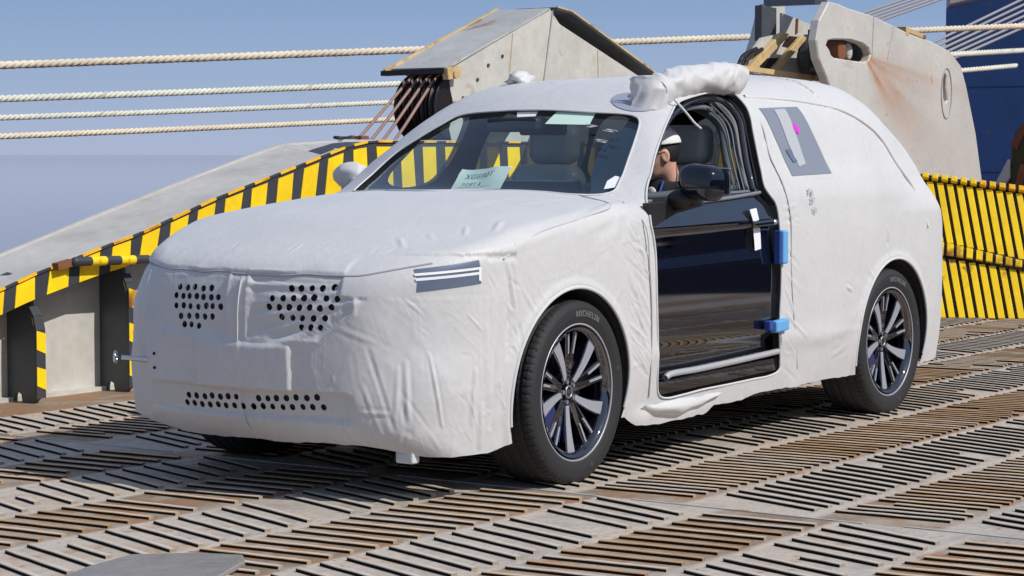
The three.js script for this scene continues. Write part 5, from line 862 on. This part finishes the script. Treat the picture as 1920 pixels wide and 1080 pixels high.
  function makeWheel(name, cx, sz, yaw = 0) {
    const w = new THREE.Group(); w.name = name; w.position.set(cx, WR, sz * .842); suv.add(w); if (sz > 0) w.rotation.y = Math.PI; w.rotation.y += yaw;
    return w;
  }
  const G = {};
  G.spoke = []; G.face = []; G.tSpoke = []; G.tFace = [];
  for (let i = 0; i < 5; i++) { const a = Math.PI + .02 + i * 2 * Math.PI / 5, b = a + Math.PI / 5;
    G.spoke.push(face(rot(dish(sp(broad, .045, 0)), a), .098)); const inner_ = broad.map(p => [bend(p[1], 1) + (p[0] - bend(p[1], 1)) * .86, clamp(p[1], .06, .289)]); G.face.push(face(rot(dish(sp(inner_, .004, 0, .0012)), a), .1035));
    G.tSpoke.push(face(rot(dish(sp([[-.018, .05], [.018, .05], [.048, .284], [-.048, .284], [-.030, .284], [-.004, .13], [.004, .13], [.030, .284], [.048, .284], [.018, .05]].slice(0, 2).concat([[.05, .290], [.027, .290], [0, .12], [-.027, .290], [-.05, .290]]), .035, 0)), b), .094));
    G.tFace.push(face(rot(dish(sp(thin(1), .003, 0, .001)), b), .0985), face(rot(dish(sp(thin(-1), .003, 0, .001)), b), .0985)); }
  G.hub = merge([face(new THREE.CylinderGeometry(.062, .066, .05, 28).rotateX(Math.PI / 2).translate(0, 0, -.03), .072), face(new THREE.CylinderGeometry(.033, .035, .012, 24).rotateX(Math.PI / 2), .076)]);
  const nuts = []; for (let i = 0; i < 5; i++) { const a = i / 5 * 2 * Math.PI + .6; nuts.push(face(new THREE.CylinderGeometry(.010, .010, .02, 6).rotateX(Math.PI / 2).translate(.045 * Math.cos(a), .045 * Math.sin(a), 0), .076)); } G.nuts = nuts;
  G.capRing = face(new THREE.TorusGeometry(.025, .003, 8, 28), .083);
  G.disc = merge([face(new THREE.CylinderGeometry(.185, .185, .02, 48).rotateX(Math.PI / 2), .015), face(new THREE.CylinderGeometry(.09, .09, .05, 32).rotateX(Math.PI / 2), .03)]);
  G.caliper = (() => { const s = new THREE.Shape(); s.absarc(0, 0, .215, -.55, .55); s.absarc(0, 0, .125, .5, -.5, true); const g = new THREE.ExtrudeGeometry(s, { depth: .07, bevelEnabled: true, bevelSize: .008, bevelThickness: .008, bevelSegments: 2 }); g.rotateZ(Math.PI * 1.22); return face(g, 0.0); })();
  G.back = face(new THREE.CircleGeometry(.262, 48), -.06);
  M.rimSilver = new THREE.MeshStandardMaterial({ color: lin(.46, .47, .52), metalness: .45, roughness: .42 }); M.discMetal = new THREE.MeshStandardMaterial({ color: lin(.10, .10, .11), metalness: .8, roughness: .45 }); M.caliper = new THREE.MeshStandardMaterial({ color: lin(.02, .028, .11), roughness: .4 });
  const wheels = [['front_wheel', AX, -1, .03], ['rear_wheel', AXR, -1, 0], ['front_wheel', AX, 1, .03], ['rear_wheel', AXR, 1, 0]];
  for (const [nm, cx, s, yaw] of wheels) {
    const w = makeWheel(nm, cx, s, yaw);
    const t = part('tyre', tyre, M.rubber, w); if (s < 0) { part('tyre_lettering', letters, M.letter, w); part('tyre_mark', merge(dots), M.letter, w); }
    part('rim', barrel, M.black, w); part('rim_lip', lip, M.rimSilver, w); part('rim_back', G.back, M.matteBlack, w);
    for (let i = 0; i < 5; i++) { part('spoke', G.spoke[i], M.black, w); part('spoke_face', G.face[i], M.rimSilver, w); part('twin_spoke', G.tSpoke[i], M.black, w); part('twin_spoke_face', G.tFace[2 * i], M.rimSilver, w); part('twin_spoke_face', G.tFace[2 * i + 1], M.rimSilver, w); }
    part('hub', G.hub, M.black, w); G.nuts.forEach(n => part('wheel_nut', n, M.satin, w)); part('cap_ring', G.capRing, M.satin, w); part('brake_disc', G.disc, M.discMetal, w); part('brake_caliper', G.caliper, M.caliper, w);
  }
}

// ---------------------------------------------------------------- the driver
{
  const p = thing('person', 'person in a white cap, glasses and dark jacket sitting at the wheel', 'person', [-.145, .722, -.385]);
  const cap = (q, a, b, ra, rb) => { const ex = b[0] - a[0], ey = b[1] - a[1], ez = b[2] - a[2], wx = q[0] - a[0], wy = q[1] - a[1], wz = q[2] - a[2]; const t = clamp((wx * ex + wy * ey + wz * ez) / (ex * ex + ey * ey + ez * ez), 0, 1); return Math.hypot(wx - t * ex, wy - t * ey, wz - t * ez) - mix(ra, rb, t); };
  const ell = (q, c, r) => { const x = (q[0] - c[0]) / r[0], y = (q[1] - c[1]) / r[1], z = (q[2] - c[2]) / r[2], k = Math.hypot(x, y, z); return (k - 1) * Math.min(...r); };
  const smin = (a, b, k) => { const h = Math.max(k - Math.abs(a - b), 0) / k; return Math.min(a, b) - h * h * k * .25; };
  const mesh = (f, lo, hi, h) => { const m = surfaceNets(f, lo, hi, h); const g = new THREE.BufferGeometry(); g.setAttribute('position', new THREE.Float32BufferAttribute(m.pos, 3)); g.setAttribute('normal', new THREE.Float32BufferAttribute(m.nor, 3)); g.setIndex(m.idx); return g; };
  // joints (hip at the origin's height; x forward, z right)
  const J = { hip: [0, 0, 0], chest: [.02, .40, 0], neck: [.035, .53, 0], ls: [.02, .46, -.185], rs: [.02, .46, .185], le: [.20, .26, -.25], re: [.22, .26, .24], lw: [.44, .40, -.15], rw: [.44, .40, .15], lk: [.46, .06, -.13], rk: [.46, .06, .12], lf: [.66, -.34, -.13], rf: [.68, -.34, .12] };
  const jacket = q => { let d = smin(cap(q, [0, .02, -.05], [.02, .40, -.06], .135, .14), cap(q, [0, .02, .05], [.02, .40, .06], .135, .14), .06); d = smin(d, cap(q, J.ls, J.rs, .075, .075), .07); d = smin(d, cap(q, J.ls, J.le, .072, .054), .05); d = smin(d, cap(q, J.rs, J.re, .072, .054), .05); d = smin(d, cap(q, J.le, J.lw, .052, .040), .03); d = smin(d, cap(q, J.re, J.rw, .052, .040), .03); d = smin(d, cap(q, [.03, .47, 0], [.04, .535, 0], .085, .066), .05); return d + .004 * noise3(q[0] * 22, q[1] * 22, q[2] * 22); };
  const trousers = q => { let d = smin(cap(q, [0, 0, -.08], J.lk, .10, .075), cap(q, [0, 0, .08], J.rk, .10, .075), .06); d = smin(d, cap(q, J.lk, J.lf, .072, .05), .03); return smin(d, cap(q, J.rk, J.rf, .072, .05), .03); };
  const hand = (w, s) => q => { let d = ell(q, [w[0] + .045, w[1] + .012, w[2]], [.048, .020, .042]); d = smin(d, cap(q, w, [w[0] + .03, w[1] + .01, w[2]], .026, .028), .02); const L = [.042, .050, .047, .036]; for (let i = 0; i < 4; i++) { const z = w[2] + (-.028 + i * .0185), a = [w[0] + .078, w[1] + .018, z], b = [w[0] + .078 + L[i] * .6, w[1] + .014, z], c = [w[0] + .085 + L[i] * .6, w[1] - .022, z]; d = smin(d, Math.min(cap(q, a, b, .0092, .0086), cap(q, b, c, .0086, .0074)), .006); } const t0 = [w[0] + .03, w[1] + .012, w[2] - s * .034], t1 = [w[0] + .065, w[1] + .002, w[2] - s * .058], t2 = [w[0] + .092, w[1] - .008, w[2] - s * .056]; return smin(d, Math.min(cap(q, t0, t1, .0125, .0105), cap(q, t1, t2, .0105, .0085)), .008); };
  // head frame: turned a little down and to the right
  const hc = [.075, .685, -.005];
  const headF = q0 => { const q = [q0[0], q0[1], q0[2]]; let d = ell(q, [-.012, .022, 0], [.096, .098, .078]); d = smin(d, ell(q, [.022, -.035, 0], [.070, .078, .062]), .05); d = smin(d, ell(q, [.058, -.082, 0], [.032, .028, .036]), .04); d = smin(d, cap(q, [.088, .012, 0], [.108, -.026, 0], .009, .0135), .018); d = smin(d, cap(q, [.082, .022, -.030], [.082, .022, .030], .012, .012), .02); d = smin(d, cap(q, [.084, -.056, -.016], [.084, -.056, .016], .008, .008), .012); d = smin(d, cap(q, [.083, -.069, -.013], [.083, -.069, .013], .008, .008), .010);
    for (const s of [-1, 1]) { d = smin(d, ell(q, [.058, -.022, s * .045], [.024, .022, .018]), .02); d = -smin(-d, ell(q, [.089, .002, s * .031], [.012, .010, .014]), .012); d = smin(d, ell(q, [-.012, -.012, s * .081], [.021, .033, .010]), .010); d = -smin(-d, ell(q, [-.008, -.010, s * .0915], [.011, .019, .006]), .006); }
    d = -smin(-d, cap(q, [.095, -.0625, -.017], [.095, -.0625, .017], .0028, .0028), .004); d = smin(d, cap(q, [-.03, -.09, 0], [-.05, -.19, 0], .052, .055), .03); return d; };
  const bodyFn = q => { // hands and head share one skin with the body under the clothes
    return Math.min(hand(J.lw, -1)(q), hand(J.rw, 1)(q)); };
  const headG = mesh((x, y, z) => headF([x, y, z]), [-.14, -.20, -.11], [.14, .14, .11], .0045);
  const hm = new THREE.Matrix4().makeRotationFromEuler(new THREE.Euler(0, -.72, -.22)).setPosition(...hc); headG.applyMatrix4(hm);
  const torsoG = mesh((x, y, z) => Math.min(cap([x, y, z], [0, .05, 0], [.02, .42, 0], .11, .12), cap([x, y, z], [.02, .40, 0], [.04, .56, 0], .09, .052)), [-.2, -.1, -.2], [.25, .66, .2], .02);
  const hL = mesh((x, y, z) => hand(J.lw, -1)([x, y, z]), [.38, .34, -.25], [.62, .46, -.06], .005), hR = mesh((x, y, z) => hand(J.rw, 1)([x, y, z]), [.38, .34, .06], [.62, .46, .25], .005);
  const body = part('body', [headG, torsoG, hL, hR], M.skin, p);
  const jk = part('jacket', boxUV(mesh((x, y, z) => jacket([x, y, z]), [-.25, -.2, -.36], [.56, .64, .36], .013)), M.jacket, p);
  part('trousers', boxUV(mesh((x, y, z) => trousers([x, y, z]), [-.16, -.46, -.26], [.8, .18, .26], .016)), M.jacket, p);
  part('shoe', [(() => { const g = new RoundedBoxGeometry(.26, .08, .09, 4, .035); g.translate(.74, -.36, -.13); return g; })()], M.blackPlastic, p); part('shoe', [(() => { const g = new RoundedBoxGeometry(.26, .08, .09, 4, .035); g.translate(.76, -.36, .12); return g; })()], M.blackPlastic, p);
  const H = g => { g.applyMatrix4(hm); return g; };
  // white cap with a short brim, hair below it
  part('hair', H(mesh((x, y, z) => { const q = [x, y, z]; return Math.max(ell(q, [-.014, .020, 0], [.100, .106, .0835]), x - .012 + .35 * Math.max(0, -y + .02), -.055 - y); }, [-.14, -.09, -.11], [.12, .14, .11], .005)), M.hair, p);
  const cp = part('cap', H(mesh((x, y, z) => { const q = [x, y, z]; return Math.max(ell(q, [-.012, .034, 0], [.118, .112, .097]), .048 + x * .12 - y); }, [-.16, .0, -.13], [.16, .17, .13], .006)), M.white, p);
  const br = new THREE.CylinderGeometry(.085, .09, .006, 32, 1, false, -.95, 1.9).scale(.95, 1, 1); br.rotateY(Math.PI / 2); br.translate(.050, .056, 0); part('cap_brim', H(br), M.white, cp);
  part('glasses', [...[-1, 1].map(s => H(new THREE.TorusGeometry(.021, .0026, 6, 22).scale(1.1, .8, 1).rotateY(Math.PI / 2).translate(.106, .002, s * .032))), ...[-1, 1].map(s => H(rod([.104, .006, s * .054], [-.01, .008, s * .088], .0025, 6))), H(rod([.108, .004, -.01], [.108, .004, .01], .0025, 6))], M.matteBlack, p);
  part('eye', [H(new THREE.SphereGeometry(.011, 12, 10).translate(.080, .001, -.031))], M.white, p); part('eye', [H(new THREE.SphereGeometry(.011, 12, 10).translate(.080, .001, .031))], M.white, p);
  part('pupil', [-1, 1].map(s => H(new THREE.SphereGeometry(.005, 8, 6).translate(.0885, .0005, s * .031))), M.matteBlack, p);
  // blue lanyard with a pale card
  part('lanyard', [tube([[.10, .55, -.05], [.155, .47, -.055], [.17, .36, -.03]], .007, 16, 6), tube([[.10, .55, .05], [.155, .47, .05], [.17, .36, -.02]], .007, 16, 6)], M.blueDark, p);
  part('badge', [box(.006, .11, .08, .182, .32, -.03, .002)], M.tape, p);
  part('shirt', [(() => { const g = new THREE.SphereGeometry(.05, 16, 12).scale(.5, 1.2, .9); g.scale(.5, .9, .8); g.translate(.128, .47, 0); return g; })()], M.white, p);
  p.rotation.y = .0;
}
renderer.render(scene, camera);
